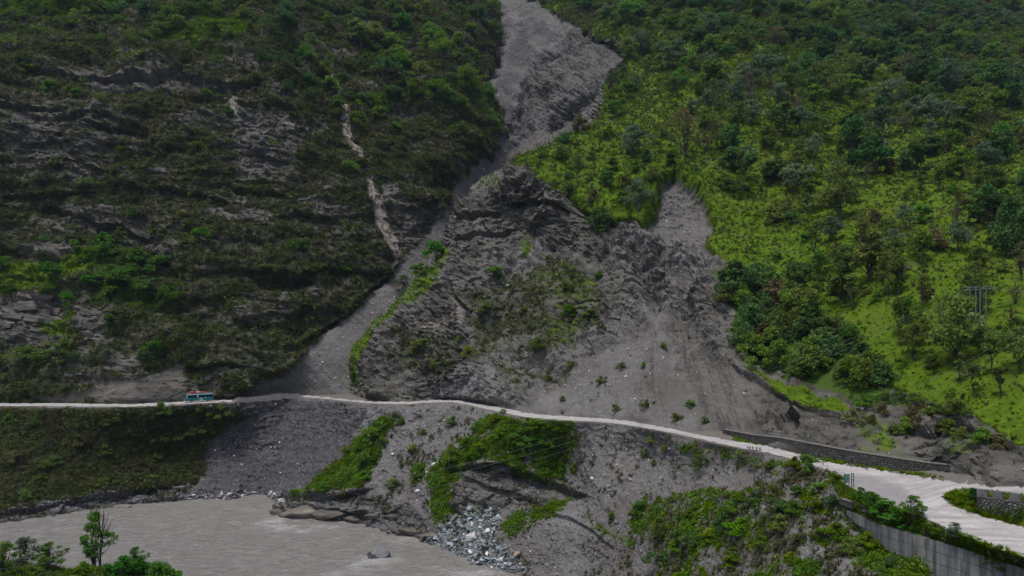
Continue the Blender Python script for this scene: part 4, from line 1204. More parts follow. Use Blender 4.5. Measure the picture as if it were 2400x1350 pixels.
cover('dry_grass', [(MS, clampd(cv(MS, 'D') - 0.1) * (1 - cv(MS, 'S')) * (1 - clampd(cv(MS, 'G') * 1.5)), 60000), (SP, clampd(cv(SP, 'D') * 1.3 - 0.3) + 0.1 * clampd(cv(SP, 'R')) + 0.07 * cv(SP, 'S') * patchy(SP, 7, -0.05, 0.35, 756), 22000), (EM, (clampd(cv(EM, 'D') - 0.15) + 0.09 * (1 - clampd(cv(EM, 'W') * 1.5)) * patchy(EM, 5, 0, 0.4, 755)) * road_clear * (SHEETS[EM]['v'] > interp(ROAD_OUT, SHEETS[EM]['u'])), 42000)],
      [tuft(10 + i, 12, 0.8, 0.06, 'dry_blade') for i in range(4)], 0.7, 1.9, 0.5, 'dull brown green dry grass on the cliffs and river bank', 22, 0.8)
cover('scrub', [(MS, clampd(cv(MS, 'D') + cv(MS, 'V') - 0.2) * (1 - cv(MS, 'S')) * (1 - 0.9 * clampd(cv(MS, 'G') * 1.4)) * patchy(MS, 14, -0.15, 0.3, 701) * (1 - 0.6 * clampd(cv(MS, 'R'))), 42000),
                (SP, clampd(cv(SP, 'V') * 0.9 + cv(SP, 'D') * 0.5 - 0.1) * patchy(SP, 8, -0.2, 0.25, 702), 26000), (EM, clampd(cv(EM, 'D') + cv(EM, 'V') - 0.3) * patchy(EM, 6, -0.2, 0.3, 703) * road_clear, 16000)],
      [shrublet(i) for i in range(5)], 0.7, 2.3, 0.45, 'low dark green scrub clinging to the cliffs', 23, 0.9)
cover('green_scrub', [(MS, clampd(cv(MS, 'V') + 0.15 * cv(MS, 'G') - 0.15) * patchy(MS, 10, 0.0, 0.35, 711) * (1 - cv(MS, 'S')), 15000),
                      (SP, clampd(cv(SP, 'G') * 0.1 + cv(SP, 'V') * 0.7) * patchy(SP, 9, 0.05, 0.4, 712), 16000), (EM, clampd(cv(EM, 'G') + 0.3 * cv(EM, 'V') - 0.3 + 0.03 * (cv(EM, 'S') > 0.5)) * (1 - clampd(cv(EM, 'W') * 1.5)) * road_clear * (SHEETS[EM]['v'] > interp(ROAD_OUT, SHEETS[EM]['u']) - 60) * patchy(EM, 5, -0.05, 0.3, 713), 9000)],
      [shrublet(20 + i, 46, 0.55, 0.26, m) for i, m in enumerate(('leaf_mid', 'leaf_fresh', 'leaf_mid', 'leaf_bright'))], 0.6, 2.0, 0.35, 'fresh green low shrubs among the grass', 24, 0.9)
M['scree_stone'] = simple_material('scree_stone', (0.1, 0.1, 0.11), (0.185, 0.183, 0.2), 1.5, 0.9, 0.15, rand=0.5)
stones = []
for i in range(6):
    v, f = stone_vf(40 + i, 12)
    stones.append(proto_obj('pebble', v, np.concatenate([f, f[:, 2:3]], 1)[:, :3], M['scree_stone']))
cover('rubble', [(MS, cv(MS, 'S') * (0.3 + patchy(MS, 7, 0, 0.4, 721)), 22000), (SP, cv(SP, 'S') * (0.3 + patchy(SP, 7, 0, 0.4, 722)), 30000), (EM, clampd(cv(EM, 'S') - cv(EM, 'G') - cv(EM, 'D') * 0.8) * (1 - 0.9 * clampd(cv(EM, 'W') * 1.3)) * (0.3 + patchy(EM, 6, 0, 0.4, 723)) * ((cv(EM, 'E') < 0.5) | ((_e > -1.5) & (_e < 5)) | gapm), 54000)],
      stones, 0.16, 0.75, 0.8, 'loose grey shale rubble covering the scree slopes', 25, 1.0, 0.02)
# ------------------------------------------------------------------ trees and bushes that can be told apart
SHEET_OF = {'M': MS, 'S': SP, 'E': EM}
planted = {k: [] for k in 'MSE'}
def put(sh, u, v, hpx, kind, name, label, cat, group=None, width=1.0):
    p = ground(SHEET_OF[sh], u, v)
    h = hpx * p[1] / FPX
    planted[sh].append((u, v))
    return plant(name, kind, (float(p[0]), float(p[1]), float(p[2]) - 0.1), h, label, cat, group, width)

for a in [
    ('S', 1607, 372, 112, 'brown', 'bare_tree', 'tall bare branched tree alone on bright grass above the scar', 'tree', None, 0.9),
    ('S', 1652, 368, 66, 'brown', 'bare_tree', 'small bare tree just beside the tall bare tree above the scar', 'tree'),
    ('S', 1965, 520, 140, 'olive', 'spreading_tree', 'tallest dark branching tree in the middle of the wooded grass slope', 'tree', None, 0.7),
    ('S', 2052, 412, 92, 'dark', 'dark_tree', 'round dark tree with forked trunk on the upper grass slope', 'tree', None, 0.85),
    ('S', 1922, 652, 74, 'broadleaf', 'lollipop_tree', 'small round headed tree with bare stem alone on the grass', 'tree', None, 0.75),
    ('S', 1982, 708, 116, 'slender', 'slender_tree', 'tall slender tree on open grass above the dark thicket', 'tree', None, 1.2),
    ('S', 2000, 724, 84, 'slender', 'slender_tree', 'shorter slender tree close beside the tall slender one', 'tree'),
    ('S', 2040, 658, 112, 'slender', 'slender_tree', 'slender grey green tree with straight dark stem uphill of two slender trees', 'tree', None, 1.5),
    ('S', 2082, 694, 104, 'olive', 'spreading_tree', 'leafy pale tree right of the slender trees on the grass', 'tree', None, 0.7),
    ('S', 2108, 690, 92, 'slender', 'slender_tree', 'narrow tree right beside the leafy pale tree', 'tree'),
    ('S', 2236, 552, 108, 'brown', 'bare_tree', 'thin nearly leafless tree on the bright right-hand grass', 'tree', None, 0.7),
    ('S', 2372, 602, 140, 'dark', 'dark_tree', 'tall dark green tree near the right edge above the poles', 'tree', None, 0.6),
    ('S', 2310, 508, 76, 'dark', 'dark_tree', 'compact dark tree uphill of the thin leafless tree', 'tree', None, 0.8),
    ('S', 2236, 856, 178, 'olive', 'spreading_tree', 'large leafy tree standing in front of the four pole frame', 'tree', None, 0.8),
    ('S', 2376, 705, 62, 'brown', 'gnarled_tree', 'small gnarled tree right of the pole frame', 'tree', None, 1.1),
    ('S', 2372, 776, 60, 'brown', 'gnarled_tree', 'small dark gnarled tree below the other gnarled tree', 'tree', None, 1.1),
    ('S', 1482, 372, 74, 'grey', 'grey_tree', 'low grey green tree on the grassy back of the spur', 'tree', None, 1.0),
    ('S', 1492, 500, 82, 'grey', 'grey_tree', 'pale grey green tree at the lower tip of the grass tongue', 'tree', None, 0.85),
    ('S', 1395, 545, 62, 'darkbush', 'bush', 'round green bush clinging below the grass tongue', 'bush'),
    ('S', 1668, 246, 96, 'slender', 'slender_tree', 'tree with a pale trunk on the upper slope above the bare tree', 'tree', None, 1.6),
    ('S', 1800, 152, 60, 'brown', 'bare_tree', 'rust brown tree on the high wooded slope', 'tree', None, 1.3),
    ('S', 1450, 45, 60, 'dead', 'bare_tree', 'dark leaning bare tree at the top edge right of the bowl', 'tree'),
    ('M', 500, 104, 44, 'umbrella', 'umbrella_tree', 'flat topped tree with two stems on the bright upper left grass', 'tree', None, 1.1),
    ('M', 390, 58, 62, 'umbrella', 'umbrella_tree', 'dark flat topped tree uphill left of the bright grass knoll', 'tree'),
    ('M', 150, 68, 34, 'umbrella', 'umbrella_tree', 'low spreading tree on the upper left cliff shelf', 'tree', None, 1.2),
    ('M', 672, 62, 78, 'dark', 'dark_tree', 'dense dark tree at the top edge above the left cliff', 'tree', None, 0.7),
    ('M', 845, 112, 70, 'slender', 'umbrella_tree', 'thin stemmed dark tree above the pale water streak', 'tree', None, 2.0),
    ('M', 1042, 172, 74, 'umbrella', 'umbrella_tree', 'flat topped tree on the slope left of the bowl', 'tree', None, 0.8),
    ('M', 1102, 236, 76, 'broadleaf', 'leafy_tree', 'round bright green tree at the brink left of the chute', 'tree', None, 0.9),
    ('M', 946, 706, 64, 'grey', 'grey_tree', 'lone grey green tree beside the scree chute', 'tree', None, 0.7),
    ('S', 1030, 618, 50, 'brightbush', 'bush', 'bright green bush on the grass rib beside the chute', 'bush', None, 0.9),
    ('S', 1000, 660, 34, 'brightbush', 'bush', 'small green bush below the bright bush on the rib', 'bush'),
    ('S', 828, 905, 44, 'brightbush', 'bush', 'green bush at the foot of the grass rib by the road', 'bush', None, 0.7),
    ('M', 470, 578, 38, 'brightbush', 'bush', 'lone bright green bush in the middle of the left cliff', 'bush'),
    ('M', 130, 668, 48, 'brightbush', 'bush', 'dense green bush on the yellow grass shelf at left', 'bush', None, 0.9),
    ('M', 155, 852, 58, 'shrub', 'bush', 'large olive bush above the left end of the road', 'bush', None, 1.1),
    ('M', 60, 850, 44, 'shrub', 'bush', 'olive bush beside the larger one above the road', 'bush', None, 1.1),
    ('M', 156, 722, 40, 'brightbush', 'bush', 'green bush beside the blocky rock outcrop', 'bush', None, 0.7),
    ('M', 330, 640, 62, 'midbush', 'bush', 'broad green thicket bush at the right end of the shelf', 'bush', None, 1.2),
    ('M', 270, 690, 62, 'midbush', 'bush', 'broad green thicket bush hanging over the outcrop', 'bush', None, 1.2),
    ('M', 400, 712, 44, 'midbush', 'bush', 'green bush low on the cliff right of the thicket', 'bush', None, 1.2),
    ('M', 370, 836, 34, 'brightbush', 'bush', 'flat bright green bush above the pale road cut', 'bush', None, 1.3),
    ('E', 520, 988, 44, 'shrub', 'bush', 'large olive bush just below the bus', 'bush', None, 0.95),
    ('E', 380, 972, 30, 'midbush', 'bush', 'green bush on the bank edge left of the bus', 'bush', None, 1.2),
    ('E', 872, 1050, 44, 'midbush', 'bush', 'dark green bush on the upper grass rib below the road', 'bush', None, 0.8),
    ('E', 850, 1098, 42, 'midbush', 'bush', 'dark green bush midway down the grass rib', 'bush', None, 0.8),
    ('E', 976, 1130, 44, 'brightbush', 'bush', 'small green bush left of the rocky mound', 'bush', None, 0.6),
    ('E', 1285, 1068, 52, 'brightbush', 'bush', 'fresh green bush on the right flank of the grassy mound', 'bush', None, 1.0),
    ('E', 1215, 1040, 34, 'midbush', 'bush', 'bush on the crown of the grassy mound', 'bush', None, 1.2),
    ('E', 1060, 1085, 46, 'midbush', 'bush', 'bush on the left shoulder of the grassy mound', 'bush', None, 0.8),
    ('E', 1178, 970, 12, 'brightbush', 'bush', 'tiny bush on the road edge above the mound', 'bush'),
    ('E', 1690, 1248, 46, 'darkbush', 'bush', 'dark rounded bush on the slope below the two poles', 'bush', None, 0.9),
    ('E', 1640, 1098, 36, 'shrub', 'bush', 'bush on the gravel below the road bend', 'bush', None, 1.1),
    ('E', 1890, 1112, 50, 'midbush', 'bush', 'leafy bush at the road edge before the junction', 'bush', None, 0.9),
    ('E', 1860, 1095, 30, 'yellowbush', 'bush', 'yellow green bush at the road edge uphill of the poles', 'bush'),
    ('E', 1550, 1330, 44, 'darkbush', 'bush', 'dark bush at the bottom edge right of the gravel fan', 'bush'),
    ('E', 1930, 1090, 26, 'dead', 'sapling', 'thin dark sapling at the road edge by the green sign', 'sapling'),
    ('E', 1545, 1210, 26, 'midbush', 'bush', 'small bush on the gravel left of the right-hand thicket', 'bush', None, .9), ('E', 1430, 1225, 26, 'midbush', 'bush', 'small dark bush on the bare gravel fan', 'bush', None, .8),
]:
    put(*a)

# leafy plants along the road edge above the concrete wall
for i, (u, v, h, k, w, lb) in enumerate([
    (2145, 1212, 54, 'near', 1.6, 'pale leafed plant standing up at the hairpin edge'), (2240, 1262, 42, 'neargrey', 1.6, 'pale leafed plant midway along the road edge'),
    (2298, 1285, 28, 'neargrey', 1.6, 'small pale leafed plant near the right end of the road edge'), (2052, 1200, 44, 'near', 2.2, 'dark leafy plant above the stone remnant'),
    (2080, 1222, 50, 'near', 2.4, 'broad dark plant over the concrete wall top'), (2110, 1236, 54, 'near', 2.4, 'broad dark plant below the hairpin edge'), (2150, 1262, 46, 'near', 2.6, 'dark plant hanging over the middle of the concrete wall'),
    (2040, 1180, 30, 'near', 2.4, 'leafy plant behind the stone remnant'), (2190, 1252, 30, 'midbush', 1.2, 'low bush on the strip above the concrete wall'), (2285, 1312, 40, 'midbush', 1.0, 'bush hanging over the right part of the wall'),
    (2340, 1330, 40, 'yellowbush', 1.2, 'yellow green bush above the wall at the right'), (2020, 1166, 26, 'near', 2.0, 'leafy plant below the green sign'), (2262, 1276, 24, 'brightbush', 1.2, 'tiny green bush by the road edge'),
    (2390, 1335, 34, 'midbush', 1.2, 'green bush at the right edge above the wall'), (1960, 1128, 24, 'midbush', 1.2, 'low bush on the bank left of the sign'),
    (2286, 1166, 26, 'darkbush', 1.0, 'dark bush at the end of the battlement wall'), (2250, 1176, 14, 'yellowbush', 1.6, 'low yellow green bush in the hairpin corner'), (2390, 1212, 16, 'darkbush', 1.1, 'dark bush at the foot of the battlement wall')]):
    put('E', u, v, h, k, 'leafy_plant', lb, 'plant', None, w)

# ---- the rest, sown by zone; those of one zone and kind look alike
sow_rng = np.random.default_rng(77)
CLEARINGS = [[(1640, 440), (1700, 450), (1760, 520), (1800, 620), (1700, 612), (1650, 560)], [(1860, 670), (1960, 720), (2080, 800), (2200, 900), (2120, 890), (2000, 810), (1900, 740)], [(1600, 330), (1680, 350), (1700, 420), (1640, 420), (1590, 390)],
             [(1470, 250), (1560, 240), (1600, 310), (1520, 330), (1430, 320)], [(2150, 620), (2230, 600), (2260, 660), (2180, 690)], [(2300, 620), (2360, 640), (2400, 760), (2330, 740)], [(1820, 520), (1880, 560), (1900, 640), (1850, 620)], [(2020, 450), (2090, 440), (2130, 520), (2070, 540)], [(1700, 130), (1760, 140), (1740, 190), (1690, 180)]]          # open grass
def sow(sh, zone_poly, n, sep, kinds, hpx, zone, noun, cat, width=(0.8, 1.2), names=None):
    s = SHEETS[SHEET_OF[sh]]
    sd = poly_sd(zone_poly, s['u'], s['v'], 5)
    idx = np.nonzero((sd > 0) & (s['verts'][:, 2] > 1.0))[0]
    done = 0; tries = 0
    while done < n and tries < n * 40:
        tries += 1
        i = int(sow_rng.choice(idx))
        u, v = float(s['u'][i]), float(s['v'][i])
        if sh == 'S' and any(poly_sd(c_, np.array([u]), np.array([v]), 5)[0] > 0 for c_ in CLEARINGS): continue
        if any((u - a) ** 2 + ((v - b) * 1.4) ** 2 < sep * sep for a, b in planted[sh]): continue
        k = sow_rng.choice([q for q, _ in kinds], p=np.array([w for _, w in kinds]) / sum(w for _, w in kinds))
        desc, nm = KIND_WORDS[k]
        p = s['verts'][i]
        h = sow_rng.uniform(*hpx) * p[1] / FPX
        planted[sh].append((u, v))
        plant(nm, str(k), (float(p[0]), float(p[1]), float(p[2]) - 0.12), h, f'{desc} {zone}', cat if 'tree' in nm else 'bush', f'{nm.replace("_", " ")}s {zone} ({k})', float(sow_rng.uniform(*width)))
        done += 1
KIND_WORDS = {'broadleaf': ('mid green leafy tree', 'leafy_tree'), 'dark': ('dark green tree', 'dark_tree'), 'grey': ('grey green feathery tree', 'grey_tree'), 'olive': ('olive spreading tree', 'spreading_tree'),
              'brown': ('brown half bare tree', 'bare_tree'), 'slender': ('thin slender tree', 'slender_tree'), 'umbrella': ('flat topped tree', 'umbrella_tree'), 'shrub': ('olive bush', 'bush'), 'darkbush': ('dark green bush', 'bush'),
              'midbush': ('mid green bush', 'bush'), 'brightbush': ('fresh green bush', 'bush'), 'yellowbush': ('yellow green bush', 'bush'), 'brownbush': ('brown twiggy bush', 'bush')}
WOOD = [('broadleaf', 2), ('dark', 3), ('grey', 3), ('olive', 3), ('brown', 0.8)]
UP = [(1560, 20), (1750, -10), (2440, -10), (2440, 240), (2200, 230), (2000, 180), (1800, 190), (1620, 150), (1540, 110)]
sow('S', [(1700, 200), (2000, 190), (2440, 240), (2440, 400), (2250, 420), (2080, 380), (1900, 330), (1740, 300), (1680, 250)], 64, 32, WOOD, (42, 84), 'in the upper right-hand wood', 'tree', 'tree')
sow('S', UP, 74, 27, WOOD, (34, 62), 'on the high far slope', 'tree', 'tree')
sow('S', [(1660, 260), (1760, 320), (1900, 345), (2100, 400), (2300, 440), (2440, 420), (2440, 640), (2250, 600), (2150, 620), (2060, 580), (1900, 560), (1780, 470), (1700, 420), (1640, 330)], 46, 40,
    [('broadleaf', 1.5), ('dark', 1.5), ('olive', 2), ('slender', 2.5), ('brown', 1.2), ('grey', 1.5)], (44, 92), 'on the middle grass slope', 'tree', 'tree', (0.6, 1.25))
sow('S', [(1900, 560), (2060, 600), (2440, 640), (2440, 940), (2330, 940), (2200, 900), (2120, 850), (2000, 730), (1900, 640), (1800, 600)], 26, 52,
    [('slender', 2), ('broadleaf', 1), ('olive', 2), ('brown', 1)], (60, 105), 'on the grass around the pylon', 'tree', 'tree', (0.65, 1.0))
sow('S', [(1430, 190), (1530, 115), (1640, 160), (1700, 260), (1620, 300), (1500, 300), (1420, 290)], 18, 32, [('grey', 2), ('broadleaf', 1), ('olive', 1)], (38, 62), 'between bowl and bare tree', 'tree', 'tree')
sow('S', [(1270, 0), (1400, 80), (1530, 100), (1600, 60), (1560, -20), (1250, -20)], 14, 28, [('broadleaf', 2), ('dark', 1), ('grey', 1)], (30, 52), 'along the bowl rim', 'tree', 'tree')
sow('S', [(1250, 370), (1400, 300), (1560, 330), (1640, 420), (1560, 395), (1520, 480), (1400, 490), (1320, 450)], 22, 40, [('shrub', 2), ('darkbush', 1), ('midbush', 1.5), ('brownbush', .5)], (18, 40), 'on the grassy spur back', 'bush', 'bush')
sow('S', [(1690, 640), (1840, 660), (1920, 740), (2020, 830), (2100, 915), (2040, 945), (1940, 900), (1850, 890), (1760, 860), (1710, 760)], 44, 25, [('darkbush', 4), ('midbush', 1.2), ('shrub', 2), ('brownbush', 0.3)], (42, 74), 'in the dark thicket', 'bush', 'bush', (0.75, 1.1))
sow('S', [(1700, 330), (2440, 400), (2440, 900), (2150, 880), (1900, 650), (1700, 560), (1660, 450)], 44, 30, [('shrub', 2), ('darkbush', 2), ('midbush', 2), ('brownbush', .4), ('brightbush', .5)], (20, 48), 'between the slope trees', 'bush', 'bush')
sow('S', [(1100, 650), (1280, 600), (1420, 640), (1430, 780), (1300, 900), (1150, 900), (950, 860), (940, 790), (1060, 760)], 14, 44, [('shrub', 3), ('midbush', 1), ('yellowbush', .6)], (16, 34), 'on the spur rock face', 'bush', 'bush', (0.9, 1.4))
sow('S', [(1300, 860), (1560, 820), (1640, 960), (1700, 1010), (1400, 960), (1250, 950)], 12, 50, [('shrub', 3), ('midbush', 1)], (10, 22), 'on the scree cone', 'bush', 'bush', (0.9, 1.4))
sow('S', [(2160, 960), (2300, 990), (2390, 1050), (2300, 1060), (2180, 1020), (1960, 1000), (2040, 960), (2100, 990)], 18, 30, [('shrub', 2), ('midbush', 1), ('brownbush', 1)], (22, 44), 'above the masonry wall', 'bush', 'bush', (0.9, 1.3))
sow('M', [(-20, -20), (780, -20), (800, 110), (600, 130), (300, 130), (0, 110)], 32, 40, [('umbrella', 1.5), ('midbush', 2), ('darkbush', 2), ('broadleaf', 1.2), ('shrub', 2)], (24, 52), 'along the left cliff top', 'tree', 'tree')
sow('M', [(820, 20), (1000, -20), (1150, -20), (1160, 80), (1120, 180), (1180, 300), (1100, 300), (960, 240), (840, 170)], 34, 34, [('broadleaf', 2), ('midbush', 2), ('shrub', 2), ('darkbush', 1), ('brightbush', 1)], (26, 52), 'on the slope left of the bowl', 'tree', 'tree')
sow('M', [(600, 120), (800, 150), (830, 230), (930, 240), (940, 330), (840, 300), (780, 250), (640, 210)], 16, 34, [('midbush', 2), ('darkbush', 2), ('shrub', 1)], (22, 44), 'beside the pale water streak', 'bush', 'bush')
sow('M', [(0, 130), (500, 200), (800, 350), (900, 560), (860, 700), (600, 840), (300, 850), (0, 880), (0, 700), (380, 720), (380, 560), (0, 560)], 26, 60, [('shrub', 3), ('midbush', 1.5), ('darkbush', 1.5), ('brightbush', .4)], (14, 32), 'clinging to the left cliff', 'bush', 'bush', (0.9, 1.5))
sow('M', [(0, 560), (180, 565), (380, 600), (400, 740), (250, 740), (0, 700)], 10, 40, [('midbush', 2), ('brightbush', 1), ('darkbush', 1)], (24, 44), 'around the green cliff shelf', 'bush', 'bush', (0.9, 1.4))
sow('E', [(0, 975), (520, 975), (480, 1080), (400, 1130), (0, 1185)], 16, 60, [('shrub', 4), ('midbush', .6), ('brownbush', 2)], (18, 34), 'on the bank below the bus', 'bush', 'bush', (0.9, 1.4))
sow('E', [(1480, 1200), (1660, 1170), (1900, 1120), (1990, 1200), (2080, 1300), (2150, 1345), (1500, 1390), (1570, 1330)], 34, 36, [('midbush', 1.5), ('shrub', 1.5), ('yellowbush', 2.2), ('darkbush', .6)], (16, 42), 'on the weedy slope', 'bush', 'bush', (0.9, 1.5))
sow('E', [(1480, 1010), (1720, 1060), (1900, 1095), (1850, 1110), (1700, 1090), (1560, 1120), (1500, 1060)], 10, 34, [('shrub', 2), ('midbush', 1)], (12, 26), 'just below the road bend', 'bush', 'bush', (0.9, 1.5))
sow('E', [(1100, 1000), (1320, 990), (1345, 1110), (1200, 1080), (1050, 1110)], 12, 30, [('midbush', 1), ('yellowbush', 2)], (18, 34), 'on the grassy mound', 'bush', 'bush', (0.9, 1.5))
sow('E', [(900, 985), (910, 1040), (860, 1150), (700, 1178), (780, 1100), (840, 1040)], 10, 26, [('midbush', 1), ('yellowbush', 2)], (16, 30), 'on the lower grass rib', 'bush', 'bush', (0.9, 1.5))
sow('E', [(900, 970), (1080, 960), (1040, 1060), (960, 1180), (880, 1170)], 7, 40, [('shrub', 2), ('midbush', 1)], (10, 22), 'on the gravel beside the mound', 'bush', 'bush', (0.9, 1.5))

# say which one: those that share a label are told apart by their place, counted from the left
ORD = 'first second third fourth fifth sixth seventh eighth ninth tenth eleventh twelfth thirteenth fourteenth fifteenth sixteenth seventeenth eighteenth nineteenth twentieth'.split()
def single_out():
    by = {}
    for o in SC.objects:
        if o.parent is None and o.get('group') and o.get('category') in ('tree', 'bush'): by.setdefault(o['label'], []).append(o)
    for lb, os_ in by.items():
        if len(os_) < 2: continue
        col_ = lambda o: o.location.x / o.location.y
        row_ = lambda o: (o.location.z - CAM_Z) / o.location.y
        rows = [os_]
        names = ['']
        if len(os_) > 6:
            r = sorted(os_, key=row_, reverse=True); h = (len(r) + 1) // 2
            rows = [r[:h], r[h:]]; names = ['upper ', 'lower ']
        for nm, g in zip(names, rows):
            g = sorted(g, key=col_)
            for i, o in enumerate(g):
                o['label'] = f'{lb}, {ORD[min(i, 19)]} from left' + (f', {nm}half' if nm else '')
single_out()

# ---- the far wood beyond them reads as one mass
def far_wood():
    s = SHEETS[SP]
    dens = cv(SP, 'G') * sstep(250, 90, s['v'] - 0.16 * (s['u'] - 2000)) * (0.12 + patchy(SP, 30, -0.15, 0.3, 811)) * (s['u'] > 1420)
    dens = dens + 0.5 * cv(SP, 'G') * (s['v'] < -10)
    dens = dens + 0.35 * cv(SP, 'G') * (s['u'] > 2450)
    rng = np.random.default_rng(31)
    p, nr, vi = scatter_points(SP, dens, 2000, rng)
    pr = []
    for k in ('broadleaf', 'dark', 'grey', 'olive', 'shrub', 'darkbush', 'brown', 'midbush'):
        pr.append(bpy.data.objects.new('far_crown', PROTO[k][0][1]))
    h = rng.uniform(4.0, 10.0, len(p))
    sc = np.stack([h * rng.uniform(.8, 1.3, len(p)), h * rng.uniform(.8, 1.3, len(p)), h], 1)
    rot = np.stack([np.zeros(len(p)), np.zeros(len(p)), rng.uniform(0, 6.28, len(p))], 1)
    p[:, 2] -= 0.15 * h
    instancer('undergrowth', p, pr, sc, rot, rng.integers(0, len(pr), len(p)), 'dense low wood and undergrowth filling the far upper slope')
far_wood()
# ------------------------------------------------------------------ near bank at the lower left
def build_near_bank():
    xs = np.arange(-190, -20, 1.0); ys = np.arange(40, 152, 1.0)
    X, Y = np.meshgrid(xs, ys)
    P = np.stack([X, Y, np.zeros_like(X)], -1).reshape(-1, 3)
    n = fbm(P, 12, 4, .5, 901).reshape(X.shape)
    crest = 122 - 0.20 * (X + 90) + n * 4 - 26 * sstep(-56, -36, X)          # distance of the brink from the camera
    top = 15.0 + (crest - Y) * 0.09 - 0.055 * (X + 80) * 0 - 3.5 * sstep(-66, -40, X)
    Z = np.where(Y < crest, top, top - (Y - crest) * 0.95) + n * 1.2 + fbm(P, 3, 3, .5, 905).reshape(X.shape) * 0.5
    Pg = np.stack([X, Y, np.maximum(Z, -3)], -1)
    U = X / Y * FPX + 1200; V = HORIZON - (Pg[..., 2] - CAM_Z) / Y * FPX
    cov = flat_cov(X)
    cov['G'][:] = 0.6 + 0.6 * n; cov['D'][:] = 0.7; cov['S'][:] = 0.5
    finish_sheet('near_bank', U, V, Pg, cov, Z > -2.5, 'grassy near river bank along the bottom left edge')
build_near_bank()
NB = 'near_bank'
def near_pt(u, v):
    s = SHEETS[NB]
    ok = np.abs(s['u'] - u) < 14
    i = np.nonzero(ok)[0]
    # the visible ground: nearest row match among points on the top of the bank
    j = i[np.argmin(np.abs(s['v'][i] - v) + 0.02 * np.abs(s['verts'][i, 1] - 120))]
    return s['verts'][j]
s_ = SHEETS[NB]
vis = (s_['v'] < 1420).astype(float) * (s_['verts'][:, 2] > 2)
cover('bank_grass', [(NB, vis, 9000)], [tuft(60 + i, 14, 0.9, 0.05, m) for i, m in enumerate(('grass_blade', 'scrub_leaf', 'scrub_leaf'))], 0.8, 1.9, 0.1, 'tall rank grass on the near bank', 51)
for (u, v, h, k, nm, lb, cat, w) in [
    (218, 1322, 140, 'near', 'riverside_tree', 'tall green riverside tree with light gaps on the near bank', 'tree', 0.7), (243, 1322, 158, 'dead', 'dead_tree', 'leaning half dead tree with bare tip beside the riverside tree', 'tree', 0.7),
    (58, 1332, 84, 'neargrey', 'riverside_tree', 'grey green tree at the left end of the near bank', 'tree', 1.4), (112, 1334, 72, 'near', 'riverside_tree', 'short green tree next to the grey green one', 'tree', 1.3),
    (275, 1345, 54, 'brightbush', 'bush', 'large bright green bush right of the riverside tree', 'bush', 1.0), (312, 1348, 44, 'brightbush', 'bush', 'bright green bush beside the large one', 'bush', 1.1),
    (327, 1335, 62, 'near', 'sapling', 'small dark sapling above the near bank bushes', 'sapling', 1.1), (375, 1352, 46, 'midbush', 'bush', 'green bush at the right of the near bank', 'bush', 1.3), (405, 1352, 38, 'brightbush', 'bush', 'lower green bush further right on the near bank', 'bush', 1.3),
    (470, 1362, 34, 'brightbush', 'bush', 'last small bush at the right tip of the near bank', 'bush', 1.2), (205, 1340, 34, 'yellowbush', 'bush', 'yellow green bush at the foot of the riverside tree', 'bush', 1.2), (-4, 1345, 90, 'near', 'riverside_tree', 'tree cut off by the left picture edge', 'tree', 1.0),
    (440, 1358, 34, 'midbush', 'bush', 'dark little bush near the right tip of the bank', 'bush', 1.3), (340, 1352, 40, 'midbush', 'bush', 'mid green bush between sapling and bank tip', 'bush', 1.3)]:
    p = near_pt(u, v + 6)
    plant(nm, k, (float(p[0]), float(p[1]), float(p[2]) - 0.2), h * p[1] / FPX, lb, cat, None, w)

# ------------------------------------------------------------------ boulders and slabs
def rock_material(name, c1, c2, rand=0.3):
    T = NT(name, 0.85, 0.25)
    v = T.objpos()
    n = T.noise(1.2, 5, 0.65, vec=v); n2 = T.noise(1.5, 4, 0.6, stretch=((0.5, 0.5, 5), (0.2, 0.1, 0)), vec=v)
    c = T.mix(T.ramp(n, [(0.3, 0.0), (0.7, 1.0)]), c1, c2)
    c = T.mix(T.ramp(n2, [(0.35, 0.5), (0.5, 0.0)]), c, tuple(x * 0.45 for x in c1))
    oi = T.n('ShaderNodeObjectInfo'); hsv = T.n('ShaderNodeHueSaturation')
    T.L(T.math('MULTIPLY_ADD', oi.outputs['Random'], 2 * rand, 1 - rand), hsv.inputs['Value']); T.L(c, hsv.inputs['Color'])
    T.base(hsv.outputs[0])
    T.bump(T.math('ADD', n, n2), 0.5, 0.15)
    return T.m
M['rock_grey'] = rock_material('rock_grey', (0.11, 0.11, 0.115), (0.22, 0.215, 0.215))
M['rock_brown'] = rock_material('rock_brown', (0.07, 0.064, 0.056), (0.165, 0.15, 0.13))
M['rock_pale'] = rock_material('rock_pale', (0.42, 0.41, 0.4), (0.66, 0.65, 0.64), 0.22)
M['slate'] = rock_material('slate', (0.14, 0.175, 0.195), (0.34, 0.39, 0.42), 0.45)
M['slate_dark'] = rock_material('slate_dark', (0.045, 0.055, 0.06), (0.13, 0.15, 0.16), 0.4)
M['rust_rock'] = rock_material('rust_rock', (0.3, 0.2, 0.15), (0.45, 0.34, 0.27), 0.2)

